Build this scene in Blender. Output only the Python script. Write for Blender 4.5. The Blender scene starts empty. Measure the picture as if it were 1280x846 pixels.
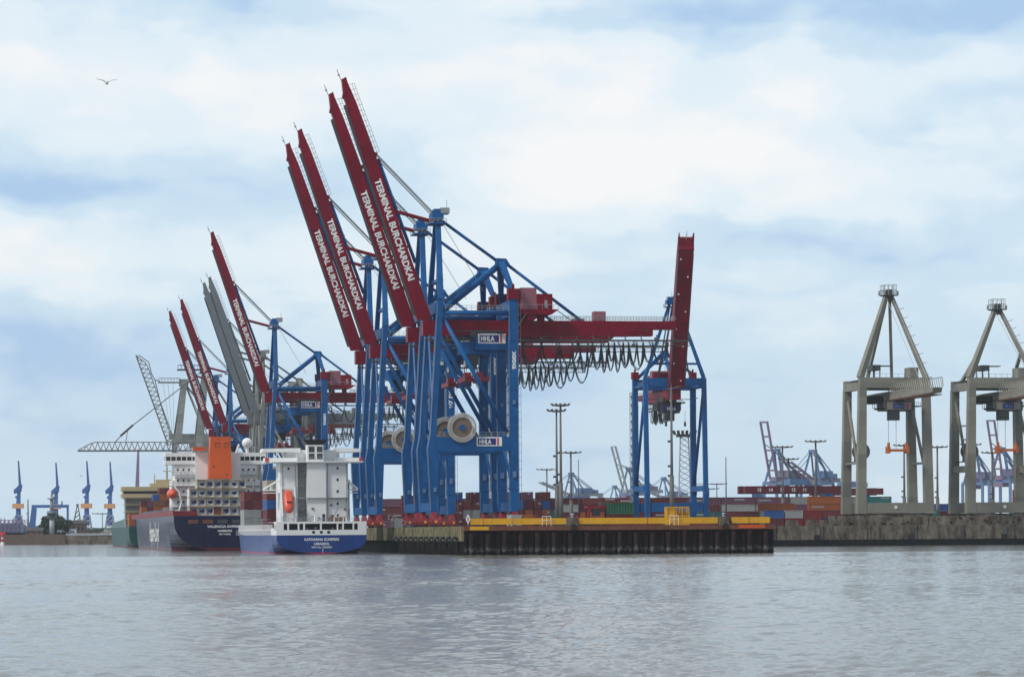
import bpy, math, random
import numpy as np
from mathutils import Vector, Matrix

random.seed(7)
rng = np.random.default_rng(11)
S = bpy.context.scene
COL = S.collection
R = math.radians
A = R(9.85)                      # the quays run 9.85 degrees left of the view
QD = Vector((-math.sin(A), math.cos(A), 0))   # along the long quay, away from the boat
RD = Vector((math.cos(A), math.sin(A), 0))    # across it, towards the land

# ------------------------------------------------------------------ camera
EYE = 5.25
F = 4032.0                       # focal length in photo pixels
TH = 0.0065                      # slight roll of the hand-held camera
cam_d = bpy.data.cameras.new('camera')
cam = bpy.data.objects.new('camera', cam_d)
COL.objects.link(cam)
cam.matrix_world = Matrix.Translation((0, 0, EYE)) @ Matrix.Rotation(R(90), 4, 'X') @ Matrix.Rotation(-TH, 4, 'Z')
cam_d.sensor_width = 36
cam_d.lens = 36 * F / 1280
cam_d.shift_y = 241.5 / 1280
cam_d.clip_start = 0.5
cam_d.clip_end = 20000
S.camera = cam

# ------------------------------------------------------------------ light
SUN_EL, SUN_AZ = R(44), R(236)   # behind thin cloud
world = bpy.data.worlds.new('World')
S.world = world
world.use_nodes = True
wt = world.node_tree
wt.nodes.clear()


def wn(t, **kw):
    n = wt.nodes.new(t)
    for k, v in kw.items():
        setattr(n, k, v)
    return n


def wmath(op, a, b=None, c=None):
    n = wn('ShaderNodeMath', operation=op)
    for i, v in enumerate((a, b, c)):
        if v is None:
            continue
        if isinstance(v, (int, float)):
            n.inputs[i].default_value = v
        else:
            wt.links.new(v, n.inputs[i])
    return n.outputs[0]


w_out = wn('ShaderNodeOutputWorld')
w_bg = wn('ShaderNodeBackground')
w_bg.inputs['Strength'].default_value = 0.1
wt.links.new(w_bg.outputs[0], w_out.inputs['Surface'])
sky = wn('ShaderNodeTexSky', sky_type='NISHITA', sun_disc=False)
sky.sun_elevation = SUN_EL
sky.sun_rotation = SUN_AZ
sky.air_density = 1.0
sky.dust_density = 1.5
tc = wn('ShaderNodeTexCoord')


def noise(scale, detail, rough, vec_scale, seed):
    mp = wn('ShaderNodeMapping')
    mp.inputs['Scale'].default_value = vec_scale
    mp.inputs['Location'].default_value = (seed, seed * 0.37, -seed * 0.61)
    wt.links.new(tc.outputs['Generated'], mp.inputs['Vector'])
    n = wn('ShaderNodeTexNoise')
    n.inputs['Scale'].default_value = scale
    n.inputs['Detail'].default_value = detail
    n.inputs['Roughness'].default_value = rough
    wt.links.new(mp.outputs[0], n.inputs['Vector'])
    return n


warp = noise(14, 4, 0.55, (1, 1, 1.6), 3.1)
wsub = wn('ShaderNodeVectorMath', operation='SUBTRACT')
wt.links.new(warp.outputs['Color'], wsub.inputs[0])
wsub.inputs[1].default_value = (0.5, 0.5, 0.5)
wsc = wn('ShaderNodeVectorMath', operation='SCALE')
wt.links.new(wsub.outputs[0], wsc.inputs[0])
wsc.inputs['Scale'].default_value = 0.05
wadd = wn('ShaderNodeVectorMath', operation='ADD')
wt.links.new(wsc.outputs[0], wadd.inputs[0])
wt.links.new(tc.outputs['Generated'], wadd.inputs[1])
wsep = wn('ShaderNodeSeparateXYZ')
wt.links.new(wadd.outputs[0], wsep.inputs[0])
DX, DZ = wsep.outputs['X'], wsep.outputs['Z']
# cloud banks and blue gaps: azimuth, elevation, half width, half height (radians), strength
BANKS = [
    (0.035, 0.115, 0.050, 0.026, 0.42), (0.085, 0.132, 0.030, 0.016, 0.20), (-0.105, 0.137, 0.060, 0.016, 0.26),
    (-0.150, 0.083, 0.032, 0.012, 0.30), (-0.075, 0.082, 0.030, 0.012, 0.20), (-0.025, 0.150, 0.050, 0.020, 0.18),
    (0.120, 0.112, 0.040, 0.014, 0.16), (-0.010, 0.082, 0.020, 0.016, 0.22), (0.0, 0.165, 0.03, 0.02, 0.12),
    (-0.085, 0.164, 0.030, 0.014, -0.30), (-0.150, 0.106, 0.050, 0.010, -0.27), (-0.145, 0.060, 0.050, 0.009, -0.2),
    (0.110, 0.157, 0.070, 0.010, -0.24), (0.150, 0.163, 0.040, 0.010, -0.18), (0.095, 0.088, 0.060, 0.008, -0.28),
    (0.145, 0.127, 0.035, 0.008, -0.18), (-0.158, 0.150, 0.02, 0.02, 0.1), (0.06, 0.04, 0.2, 0.035, -0.12),
    (-0.11, 0.025, 0.12, 0.03, -0.12), (0.02, 0.155, 0.05, 0.006, -0.18),
]
tot = None
for (ax, el, w_, h_, amp) in BANKS:
    u = wmath('DIVIDE', wmath('SUBTRACT', DX, ax), w_)
    v = wmath('DIVIDE', wmath('SUBTRACT', DZ, el), h_)
    r2 = wmath('ADD', wmath('MULTIPLY', u, u), wmath('MULTIPLY', v, v))
    g = wmath('MULTIPLY', wmath('EXPONENT', wmath('MULTIPLY', r2, -1.0)), amp * 1.2)
    tot = g if tot is None else wmath('ADD', tot, g)
n1 = noise(9, 6, 0.55, (1, 1, 2.4), 0.7)
n2 = noise(30, 5, 0.55, (1, 1, 2.0), 5.2)
t = wmath('ADD', tot, wmath('MULTIPLY', wmath('SUBTRACT', n1.outputs[0], 0.5), 0.62))
t = wmath('ADD', t, wmath('MULTIPLY', wmath('SUBTRACT', n2.outputs[0], 0.5), 0.32))
n3 = noise(14, 3, 0.5, (1, 1, 2.6), 9.4)
bil = wmath('ABSOLUTE', wmath('SUBTRACT', n3.outputs[0], 0.5))     # creased edges of cloud heaps
t = wmath('ADD', t, wmath('MULTIPLY', wmath('SUBTRACT', wmath('MINIMUM', wmath('MULTIPLY', bil, 6.0), 0.6), 0.4), 0.17))
t = wmath('ADD', t, 0.53)
ramp = wn('ShaderNodeValToRGB')
ramp.color_ramp.interpolation = 'EASE'
el_ = ramp.color_ramp.elements
el_[0].position, el_[0].color = 0.12, (0.41, 0.585, 0.835, 1)
el_[1].position, el_[1].color = 0.92, (0.96, 0.955, 0.95, 1)
e = el_.new(0.42)
e.color = (0.605, 0.765, 0.90, 1)
e = el_.new(0.64)
e.color = (0.785, 0.88, 0.945, 1)
wt.links.new(t, ramp.inputs[0])
csc = wn('ShaderNodeVectorMath', operation='SCALE')
wt.links.new(ramp.outputs[0], csc.inputs[0])
csc.inputs['Scale'].default_value = 10.9
wmix = wn('ShaderNodeMix', data_type='RGBA')
wmix.inputs[0].default_value = 0.86
wt.links.new(sky.outputs[0], wmix.inputs[6])
# unseen sky behind and overhead, dimmed to keep faces towards the camera darker
dsep = wn('ShaderNodeSeparateXYZ')
wt.links.new(tc.outputs['Generated'], dsep.inputs[0])
dm = wn('ShaderNodeMapRange', interpolation_type='SMOOTHSTEP')
wt.links.new(dsep.outputs['Y'], dm.inputs[0])
dm.inputs[1].default_value, dm.inputs[2].default_value = -0.5, 0.95
dm.inputs[3].default_value, dm.inputs[4].default_value = 0.67, 1.0
csd = wn('ShaderNodeVectorMath', operation='SCALE')
wt.links.new(csc.outputs[0], csd.inputs[0])
wt.links.new(dm.outputs[0], csd.inputs['Scale'])
wt.links.new(csd.outputs[0], wmix.inputs[7])
wt.links.new(wmix.outputs[2], w_bg.inputs['Color'])

sun_d = bpy.data.lights.new('sun', 'SUN')
sun_d.energy = 2.4
sun_d.angle = R(9)
sun_d.color = (1.0, 0.95, 0.88)
sun = bpy.data.objects.new('sun', sun_d)
COL.objects.link(sun)
# sky.sun_rotation turns clockwise from +Y
sun_dir = Vector((math.sin(SUN_AZ) * math.cos(SUN_EL), math.cos(SUN_AZ) * math.cos(SUN_EL), math.sin(SUN_EL)))
sun.rotation_euler = sun_dir.to_track_quat('Z', 'Y').to_euler()

S.view_settings.view_transform = 'Standard'
S.view_settings.look = 'None'
S.view_settings.exposure = 0.0
S.view_settings.gamma = 1.0
S.view_settings.use_curve_mapping = False
S.cycles.volume_bounces = 1
S.cycles.max_bounces = 6
S.cycles.use_denoising = True


# ------------------------------------------------------------------ helpers
def P(px, py, D):
    """World point that stands at distance D where the photo shows (px, py)."""
    dx, up = px - 640.0, 664.5 - py
    u, v = dx + TH * up, up - TH * dx
    return Vector((u / F * D, D, EYE + v / F * D))


def px2x(px, D):
    return (px - 640.0) / F * D


def tag(o, label=None, cat=None, group=None, kind=None):
    if label:
        o['label'] = label
    if cat:
        o['category'] = cat
    if group:
        o['group'] = group
    if kind:
        o['kind'] = kind
    return o


def thing(name, label, cat, loc=(0, 0, 0), rz=0.0, group=None, scale=1.0):
    o = bpy.data.objects.new(name, None)
    o.empty_display_size = 1
    COL.objects.link(o)
    o.location = loc
    o.rotation_euler = (0, 0, rz)
    o.scale = (scale,) * 3
    return tag(o, label, cat, group)


KIDS = {}


def copy_tree(o, parent=None):
    c = o.copy()
    COL.objects.link(c)
    if parent is not None:
        c.parent = parent
        KIDS.setdefault(parent.name, []).append(c)
    for ch in list(KIDS.get(o.name, [])):
        copy_tree(ch, c)
    return c


def dup(root, label, loc, rz=None, scale=None):
    c = copy_tree(root)
    c['label'] = label
    c.location = loc
    if rz is not None:
        c.rotation_euler = (0, 0, rz)
    if scale is not None:
        c.scale = (scale,) * 3
    return c


class MB:
    def __init__(self):
        self.v, self.f = [], []

    def add(self, vs, fs):
        n = len(self.v)
        self.v += [tuple(p) for p in vs]
        self.f += [tuple(i + n for i in f) for f in fs]
        return self

    def box(self, x0, x1, y0, y1, z0, z1):
        return self.add([(x0, y0, z0), (x1, y0, z0), (x1, y1, z0), (x0, y1, z0),
                         (x0, y0, z1), (x1, y0, z1), (x1, y1, z1), (x0, y1, z1)],
                        [(0, 3, 2, 1), (4, 5, 6, 7), (0, 1, 5, 4), (1, 2, 6, 5), (2, 3, 7, 6), (3, 0, 4, 7)])

    def beam(self, p, q, w, h=None, w2=None, h2=None, side=None):
        """Box bar from p to q: w across (horizontal), h in the other direction."""
        p, q = Vector(p), Vector(q)
        h = w if h is None else h
        w2 = w if w2 is None else w2
        h2 = h if h2 is None else h2
        d = (q - p).normalized()
        if side is None:
            s = d.cross(Vector((0, 0, 1)))
            if s.length < 1e-4:
                s = Vector((0, 1, 0))
        else:
            s = Vector(side)
        s = (s - d * s.dot(d)).normalized()
        u = s.cross(d).normalized()
        vs = []
        for c, a, b in ((p, w / 2, h / 2), (q, w2 / 2, h2 / 2)):
            vs += [c - s * a - u * b, c + s * a - u * b, c + s * a + u * b, c - s * a + u * b]
        return self.add(vs, [(0, 3, 2, 1), (4, 5, 6, 7), (0, 1, 5, 4), (1, 2, 6, 5), (2, 3, 7, 6), (3, 0, 4, 7)])

    def tube(self, p, q, r, n=8, r2=None):
        return self.path([p, q], r, n, r2)

    def path(self, pts, r, n=6, r2=None):
        pts = [Vector(p) for p in pts]
        m = len(pts)
        vs, fs = [], []
        ref = Vector((0.31, 0.83, 0.46))
        for i, c in enumerate(pts):
            d = (pts[min(i + 1, m - 1)] - pts[max(i - 1, 0)]).normalized()
            s = d.cross(ref).normalized()
            u = s.cross(d).normalized()
            rr = r if r2 is None else r + (r2 - r) * i / (m - 1)
            for k in range(n):
                a = 2 * math.pi * k / n
                vs.append(c + s * (rr * math.cos(a)) + u * (rr * math.sin(a)))
        for i in range(m - 1):
            for k in range(n):
                a, b = i * n + k, i * n + (k + 1) % n
                fs.append((a, b, b + n, a + n))
        fs.append(tuple(range(n - 1, -1, -1)))
        fs.append(tuple((m - 1) * n + k for k in range(n)))
        return self.add(vs, fs)

    def prism(self, poly, y0, y1):
        """(x, z) outline pushed from y0 to y1."""
        n = len(poly)
        vs = [(x, y0, z) for x, z in poly] + [(x, y1, z) for x, z in poly]
        fs = [tuple(range(n)), tuple(range(2 * n - 1, n - 1, -1))]
        fs += [(i, i + n, (i + 1) % n + n, (i + 1) % n) for i in range(n)]
        return self.add(vs, fs)

    def slab(self, poly, z0, z1):
        """(x, y) outline pushed from z0 to z1."""
        n = len(poly)
        vs = [(x, y, z0) for x, y in poly] + [(x, y, z1) for x, y in poly]
        fs = [tuple(range(n - 1, -1, -1)), tuple(range(n, 2 * n))]
        fs += [(i, (i + 1) % n, (i + 1) % n + n, i + n) for i in range(n)]
        return self.add(vs, fs)

    def wall_x(self, poly, x0, x1):
        """(y, z) outline pushed from x0 to x1."""
        n = len(poly)
        vs = [(x0, y, z) for y, z in poly] + [(x1, y, z) for y, z in poly]
        fs = [tuple(range(n - 1, -1, -1)), tuple(range(n, 2 * n))]
        fs += [(i, (i + 1) % n, (i + 1) % n + n, i + n) for i in range(n)]
        return self.add(vs, fs)

    def disc_y(self, cx, cz, y0, y1, r0, r1, n=40):
        """Ring (r0 inner, r1 outer) about the y axis."""
        vs, fs = [], []
        for k in range(n):
            a = 2 * math.pi * k / n
            c, s = math.cos(a), math.sin(a)
            for y in (y0, y1):
                for r in (r0, r1):
                    vs.append((cx + r * c, y, cz + r * s))
        for k in range(n):
            a, b = 4 * k, 4 * ((k + 1) % n)
            fs += [(a, a + 1, b + 1, b), (a + 2, b + 2, b + 3, a + 3), (a + 1, a + 3, b + 3, b + 1), (a, b, b + 2, a + 2)]
        return self.add(vs, fs)

    def ball(self, c, rx, ry=None, rz=None, n=12, m=8, sq=1.0):
        ry = rx if ry is None else ry
        rz = rx if rz is None else rz
        vs, fs = [], []
        for j in range(m + 1):
            t_ = math.pi * j / m
            for k in range(n):
                a = 2 * math.pi * k / n
                x, y, z = math.sin(t_) * math.cos(a), math.sin(t_) * math.sin(a), -math.cos(t_)
                if sq != 1.0:
                    k_ = (abs(x) ** (2 / sq) + abs(y) ** (2 / sq) + abs(z) ** (2 / sq)) ** (-sq / 2)
                    x, y, z = x * k_, y * k_, z * k_
                vs.append((c[0] + rx * x, c[1] + ry * y, c[2] + rz * z))
        for j in range(m):
            for k in range(n):
                fs.append((j * n + k, j * n + (k + 1) % n, (j + 1) * n + (k + 1) % n, (j + 1) * n + k))
        return self.add(vs, fs)

    def build(self, name, mat, parent=None, smooth=False, loc=None, rz=None):
        me = bpy.data.meshes.new(name)
        me.from_pydata([tuple(map(float, p)) for p in self.v], [], self.f)
        me.validate()
        if smooth:
            me.polygons.foreach_set('use_smooth', [True] * len(me.polygons))
        me.materials.append(mat)
        o = bpy.data.objects.new(name, me)
        COL.objects.link(o)
        if parent is not None:
            o.parent = parent
            KIDS.setdefault(parent.name, []).append(o)
        if loc is not None:
            o.location = loc
        if rz is not None:
            o.rotation_euler = (0, 0, rz)
        return o


def lettering(name, text, mat, parent, origin, right, up, cap, length=None, bold=0.02, align='LEFT'):
    cu = bpy.data.curves.new(name, 'FONT')
    cu.body = text
    cu.size = 1.0
    cu.offset = bold
    cu.resolution_u = 3
    cu.align_x = align
    o = bpy.data.objects.new(name, cu)
    COL.objects.link(o)
    bpy.context.view_layer.update()
    me = bpy.data.meshes.new_from_object(o.evaluated_get(bpy.context.evaluated_depsgraph_get()))
    COL.objects.unlink(o)
    bpy.data.objects.remove(o)
    n = len(me.vertices)
    co = np.zeros(n * 3)
    me.vertices.foreach_get('co', co)
    co = co.reshape(-1, 3)
    sy = cap / 0.69
    sx = sy
    if length:
        sx = length / max(1e-6, co[:, 0].max() - co[:, 0].min())
    right, up, origin = np.array(right, float), np.array(up, float), np.array(origin, float)
    w = origin + co[:, :1] * sx * right + co[:, 1:2] * sy * up
    me.vertices.foreach_set('co', w.ravel())
    me.update()
    me.materials.clear()
    me.materials.append(mat)
    me.name = name
    ob = bpy.data.objects.new(name, me)
    COL.objects.link(ob)
    if parent is not None:
        ob.parent = parent
        KIDS.setdefault(parent.name, []).append(ob)
    return ob


# ------------------------------------------------------------------ materials
def mat(name, col, rough=0.5, var=0.12, streak=0.0, dirt=None, metal=0.0, scale=0.35, spec=0.5, bump=0.0, coat=0.0, panel=0.0, sscale=(1.6, 1.6, 0.10), lo=0.52):
    """Paint or stone: patchy value changes, run-down streaks and dirt with shapes of their own."""
    m = bpy.data.materials.new(name)
    m.use_nodes = True
    nt = m.node_tree
    b = nt.nodes['Principled BSDF']
    b.inputs['Roughness'].default_value = rough
    b.inputs['Metallic'].default_value = metal
    b.inputs['Specular IOR Level'].default_value = spec
    b.inputs['Coat Weight'].default_value = coat
    b.inputs['Coat Roughness'].default_value = 0.12
    tcn = nt.nodes.new('ShaderNodeTexCoord')
    nz = nt.nodes.new('ShaderNodeTexNoise')
    nz.inputs['Scale'].default_value = scale
    nz.inputs['Detail'].default_value = 6
    nz.inputs['Roughness'].default_value = 0.65
    nt.links.new(tcn.outputs['Object'], nz.inputs['Vector'])
    mr = nt.nodes.new('ShaderNodeMapRange')
    mr.inputs[1].default_value, mr.inputs[2].default_value = 0.28, 0.72
    mr.inputs[3].default_value, mr.inputs[4].default_value = 1 - var, 1 + var
    nt.links.new(nz.outputs[0], mr.inputs[0])
    vm = nt.nodes.new('ShaderNodeVectorMath')
    vm.operation = 'SCALE'
    vm.inputs[0].default_value = col
    nt.links.new(mr.outputs[0], vm.inputs['Scale'])
    out = vm.outputs[0]
    if panel:                                 # plates of slightly different paint age
        sn = nt.nodes.new('ShaderNodeVectorMath')
        sn.operation = 'SNAP'
        nt.links.new(tcn.outputs['Object'], sn.inputs[0])
        sn.inputs[1].default_value = (panel, panel * 3, panel)
        wno = nt.nodes.new('ShaderNodeTexWhiteNoise')
        nt.links.new(sn.outputs[0], wno.inputs['Vector'])
        mp_ = nt.nodes.new('ShaderNodeMapRange')
        mp_.inputs[3].default_value, mp_.inputs[4].default_value = 0.86, 1.14
        nt.links.new(wno.outputs['Value'], mp_.inputs[0])
        v2 = nt.nodes.new('ShaderNodeVectorMath')
        v2.operation = 'SCALE'
        nt.links.new(out, v2.inputs[0])
        nt.links.new(mp_.outputs[0], v2.inputs['Scale'])
        out = v2.outputs[0]
    if streak:
        mp = nt.nodes.new('ShaderNodeMapping')
        mp.inputs['Scale'].default_value = sscale
        nt.links.new(tcn.outputs['Object'], mp.inputs[0])
        ns = nt.nodes.new('ShaderNodeTexNoise')
        ns.inputs['Scale'].default_value = 1.0
        ns.inputs['Detail'].default_value = 5
        ns.inputs['Roughness'].default_value = 0.7
        nt.links.new(mp.outputs[0], ns.inputs['Vector'])
        m2 = nt.nodes.new('ShaderNodeMapRange')
        m2.inputs[1].default_value, m2.inputs[2].default_value = lo, lo + 0.2
        m2.inputs[3].default_value, m2.inputs[4].default_value = 0, streak
        nt.links.new(ns.outputs[0], m2.inputs[0])
        mx = nt.nodes.new('ShaderNodeMix')
        mx.data_type = 'RGBA'
        nt.links.new(m2.outputs[0], mx.inputs[0])
        nt.links.new(out, mx.inputs[6])
        mx.inputs[7].default_value = (*(dirt or (0.10, 0.07, 0.05)), 1)
        out = mx.outputs[2]
    nt.links.new(out, b.inputs['Base Color'])
    if bump:
        bp = nt.nodes.new('ShaderNodeBump')
        bp.inputs['Strength'].default_value = bump
        bp.inputs['Distance'].default_value = 0.2
        nt.links.new(nz.outputs[0], bp.inputs['Height'])
        nt.links.new(bp.outputs[0], b.inputs['Normal'])
    return m


M = {
    'blue': mat('blue_paint', (0.003, 0.092, 0.285), 0.42, 0.18, 0.28, (0.006, 0.03, 0.09), spec=0.22, panel=5.7),
    'red': mat('dark_red_paint', (0.195, 0.0008, 0.017), 0.45, 0.16, 0.35, (0.075, 0.003, 0.014), spec=0.18, panel=6.3),
    'pinkred': mat('faded_red_paint', (0.30, 0.10, 0.13), 0.55, 0.15, 0.2, (0.15, 0.05, 0.06)),
    'bogie_red': mat('red_bogie_paint', (0.22, 0.008, 0.018), 0.5, 0.25, 0.4, (0.05, 0.02, 0.02), scale=0.9),
    'grey': mat('grey_crane_paint', (0.215, 0.22, 0.205), 0.5, 0.14, 0.25, (0.12, 0.105, 0.09), spec=0.25, panel=5.1),
    'slate': mat('slate_boom_paint', (0.165, 0.19, 0.205), 0.5, 0.12, 0.2, (0.12, 0.12, 0.13)),
    'olive': mat('olive_grey_paint', (0.235, 0.228, 0.19), 0.55, 0.08, 0.28, (0.13, 0.085, 0.055), spec=0.25, panel=4.7),
    'dkgrey': mat('dark_grey_steel', (0.055, 0.057, 0.06), 0.6, 0.2),
    'rail': mat('galvanised_steel', (0.32, 0.33, 0.34), 0.45, 0.15, metal=0.0),
    'white': mat('white_paint', (0.83, 0.835, 0.83), 0.4, 0.05, 0.10, (0.45, 0.38, 0.30)),
    'letter': mat('white_lettering', (0.82, 0.82, 0.80), 0.5, 0.04),
    'navy': mat('navy_panel', (0.012, 0.016, 0.16), 0.4, 0.1),
    'signred': mat('sign_red', (0.55, 0.02, 0.03), 0.4, 0.05),
    'black': mat('black_rubber', (0.012, 0.012, 0.013), 0.6, 0.2),
    'glass': mat('dark_glass', (0.012, 0.02, 0.028), 0.08, 0.1),
    'brownreel': mat('brown_cable_windings', (0.17, 0.12, 0.09), 0.7, 0.25, scale=1.5),
    'reelrim': mat('pale_reel_rim', (0.50, 0.48, 0.44), 0.55, 0.1),
    'orange': mat('orange_paint', (0.60, 0.088, 0.004), 0.5, 0.08, 0.15, (0.35, 0.06, 0.01)),
    'spreader': mat('spreader_orange', (0.50, 0.12, 0.02), 0.5, 0.2, 0.2, (0.12, 0.05, 0.03)),
    'yellow': mat('yellow_paint', (0.74, 0.38, 0.008), 0.5, 0.10, 0.35, (0.42, 0.20, 0.02)),
    'rust': mat('rusty_steel', (0.16, 0.055, 0.028), 0.75, 0.35, 0.6, (0.05, 0.025, 0.02), scale=0.8),
    'cream': mat('cream_paint', (0.50, 0.40, 0.23), 0.45, 0.06),
    'teal': mat('teal_hull_paint', (0.045, 0.20, 0.19), 0.35, 0.10, 0.15, (0.1, 0.10, 0.08)),
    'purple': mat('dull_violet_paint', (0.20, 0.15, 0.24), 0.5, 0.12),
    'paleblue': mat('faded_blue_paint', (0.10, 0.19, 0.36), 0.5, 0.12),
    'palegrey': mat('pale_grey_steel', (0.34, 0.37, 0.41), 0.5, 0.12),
    'shipblue': mat('shipyard_blue_paint', (0.045, 0.13, 0.38), 0.45, 0.12),
    'peach': mat('pale_orange_cab_paint', (0.68, 0.36, 0.16), 0.5, 0.08),
    'concrete': mat('weathered_concrete', (0.175, 0.15, 0.118), 0.9, 0.55, 0.9, (0.05, 0.034, 0.025), scale=0.28, bump=0.5, spec=0.2, sscale=(0.55, 0.55, 0.16), lo=0.44),
    'mossy': mat('mossy_concrete', (0.175, 0.155, 0.085), 0.9, 0.5, 0.9, (0.03, 0.028, 0.012), scale=0.4, bump=0.5, spec=0.2, sscale=(0.7, 0.5, 0.12), lo=0.48),
    'timber': mat('black_wet_timber', (0.009, 0.009, 0.009), 0.8, 0.5, 0.4, (0.03, 0.03, 0.027), scale=0.9, spec=0.1),
    'lifeboat': mat('orange_red_lifeboat', (0.72, 0.10, 0.045), 0.35, 0.06),
    'mast': mat('mast_grey', (0.11, 0.105, 0.10), 0.6, 0.15),
    'brick': mat('dark_brick', (0.13, 0.085, 0.07), 0.85, 0.2, 0.3, (0.06, 0.04, 0.035)),
    'roofdark': mat('dark_roof', (0.06, 0.055, 0.055), 0.8, 0.2),
    'beacon': mat('beacon_red', (0.60, 0.03, 0.05), 0.5, 0.08),
    'green': mat('green_container_paint', (0.02, 0.16, 0.075), 0.5, 0.12, 0.3, (0.05, 0.06, 0.04)),
}

# ------------------------------------------------------------------ setting
GZ = 6.6                                     # quay level above the water
C0 = Vector((-10.8, 728, 0))                 # corner of the near pier
C1 = C0 + RD * 71.5
KQ = Vector((126, 1062, 0))                  # a point on the edge of the far quay
t_ = (KQ - C1).dot(QD)
C2 = C1 + QD * t_                            # inner corner of the basin
C3 = C2 + RD * 2600
CL = C0 + QD * 1075                          # the long quay's far end


def quay(x, y, z=0.0):
    """Point on the long quay: x landwards from the crane rail, y along it from the first crane."""
    return Vector((-20.8, 800, z)) + RD * x + QD * y


def basin(x, y, z=0.0):
    """Point on the far quay: x behind its edge, y to the right along it."""
    return KQ + QD * x + RD * y + Vector((0, 0, z))


concrete_ground = mat('quay_paving', (0.16, 0.155, 0.145), 0.9, 0.25, scale=0.05)
g = MB()
outline = [C0, C1, C2, C3, Vector((4300, 5800, 0)), Vector((-2500, 5800, 0)), Vector((-900, 2600, 0)), CL]
g.add([(p.x, p.y, GZ) for p in outline], [tuple(range(len(outline)))])
tag(g.build('ground', concrete_ground), kind='structure')

# river: one sheet, real waves where the photograph shows them
m_water = bpy.data.materials.new('river_water')
m_water.use_nodes = True
nt = m_water.node_tree
b = nt.nodes['Principled BSDF']
b.inputs['Base Color'].default_value = (0.16, 0.15, 0.135, 1)
b.inputs['Roughness'].default_value = 0.05
b.inputs['IOR'].default_value = 1.52
tcn = nt.nodes.new('ShaderNodeTexCoord')
mp = nt.nodes.new('ShaderNodeMapping')
mp.inputs['Scale'].default_value = (0.9, 1.5, 1)
nt.links.new(tcn.outputs['Object'], mp.inputs[0])
nz = nt.nodes.new('ShaderNodeTexNoise')
nz.inputs['Scale'].default_value = 3.4
nz.inputs['Detail'].default_value = 5
nz.inputs['Roughness'].default_value = 0.6
nt.links.new(mp.outputs[0], nz.inputs['Vector'])
bp = nt.nodes.new('ShaderNodeBump')
bp.inputs['Strength'].default_value = 0.9
bp.inputs['Distance'].default_value = 0.07
nt.links.new(nz.outputs[0], bp.inputs['Height'])
nt.links.new(bp.outputs[0], b.inputs['Normal'])

rows = [-60.0, 0.0, 20.0, 40.0]
D = 60.0
while D < 1250:
    rows.append(D)
    D += D * 0.0018 if D < 270 or D > 760 else 0.486
while D < 5900:
    rows.append(D)
    D *= 1.08
rows = np.array(rows)
tx = np.concatenate([[-3.6, -1.6, -0.8, -0.45, -0.32], np.linspace(-0.225, 0.225, 860), [0.32, 0.45, 0.8, 1.6, 3.6]])
XX = np.maximum(rows, 60)[:, None] * tx[None, :]
XX[:, 0], XX[:, -1] = -4400, 4400
XX = np.clip(XX, -4400, 4400)
YY = np.repeat(rows[:, None], len(tx), 1)
ZZ = np.zeros_like(XX)
wind = R(78)
fine = (rows > 55) & (rows < 1260)
gust = 0.85 + 0.22 * np.sin(XX * 0.021 + YY * 0.013 + 1.3) * np.sin(YY * 0.031 - XX * 0.008) + 0.25 * np.sin(XX * 0.006 - YY * 0.05)
for k in range(70):
    lam = 0.5 * (3.6 / 0.5) ** rng.random()
    th = wind + rng.normal(0, 0.55)
    kk = 2 * math.pi / lam
    amp = 0.0036 * lam ** 0.45
    dD = np.gradient(rows)
    fade = np.clip((lam / np.maximum(dD, 1e-3) - 2.2) / 1.5, 0, 1) * fine
    ph = kk * (XX * math.cos(th) + YY * math.sin(th)) + rng.random() * 6.28
    s_ = np.sin(ph)
    ZZ += amp * fade[:, None] * (s_ + 0.35 * s_ * np.abs(s_)) * gust
sg = ZZ[fine].std()
ZZ += 0.12 * (ZZ * ZZ / sg - sg)            # peaked crests, flat troughs
edge = np.zeros(len(tx))
edge[5:-5] = 1
ZZ *= edge[None, :]
nr, ncol = XX.shape
co = np.stack([XX, YY, ZZ], -1).reshape(-1, 3)
idx = np.arange(nr * ncol).reshape(nr, ncol)
q = np.stack([idx[:-1, :-1], idx[:-1, 1:], idx[1:, 1:], idx[1:, :-1]], -1).reshape(-1, 4)
me = bpy.data.meshes.new('water')
me.vertices.add(len(co))
me.vertices.foreach_set('co', co.ravel())
me.loops.add(q.size)
me.loops.foreach_set('vertex_index', q.ravel())
me.polygons.add(len(q))
me.polygons.foreach_set('loop_start', np.arange(0, q.size, 4))
me.polygons.foreach_set('loop_total', np.full(len(q), 4))
me.polygons.foreach_set('use_smooth', np.ones(len(q), bool))
me.update()
me.validate()
me.materials.append(m_water)
water = bpy.data.objects.new('water', me)
COL.objects.link(water)
tag(water, kind='structure')

# air
m_air = bpy.data.materials.new('thin_air')
m_air.use_nodes = True
nt = m_air.node_tree
nt.nodes.remove(nt.nodes['Principled BSDF'])
pv = nt.nodes.new('ShaderNodeVolumePrincipled')
pv.inputs['Color'].default_value = (0.86, 0.93, 1.0, 1)
pv.inputs['Density'].default_value = 0.00004
nt.links.new(pv.outputs[0], nt.nodes['Material Output'].inputs['Volume'])
hz = MB().box(-4600, 4600, -80, 6000, -2.0, 190).build('haze', m_air)
tag(hz, kind='stuff')

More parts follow.
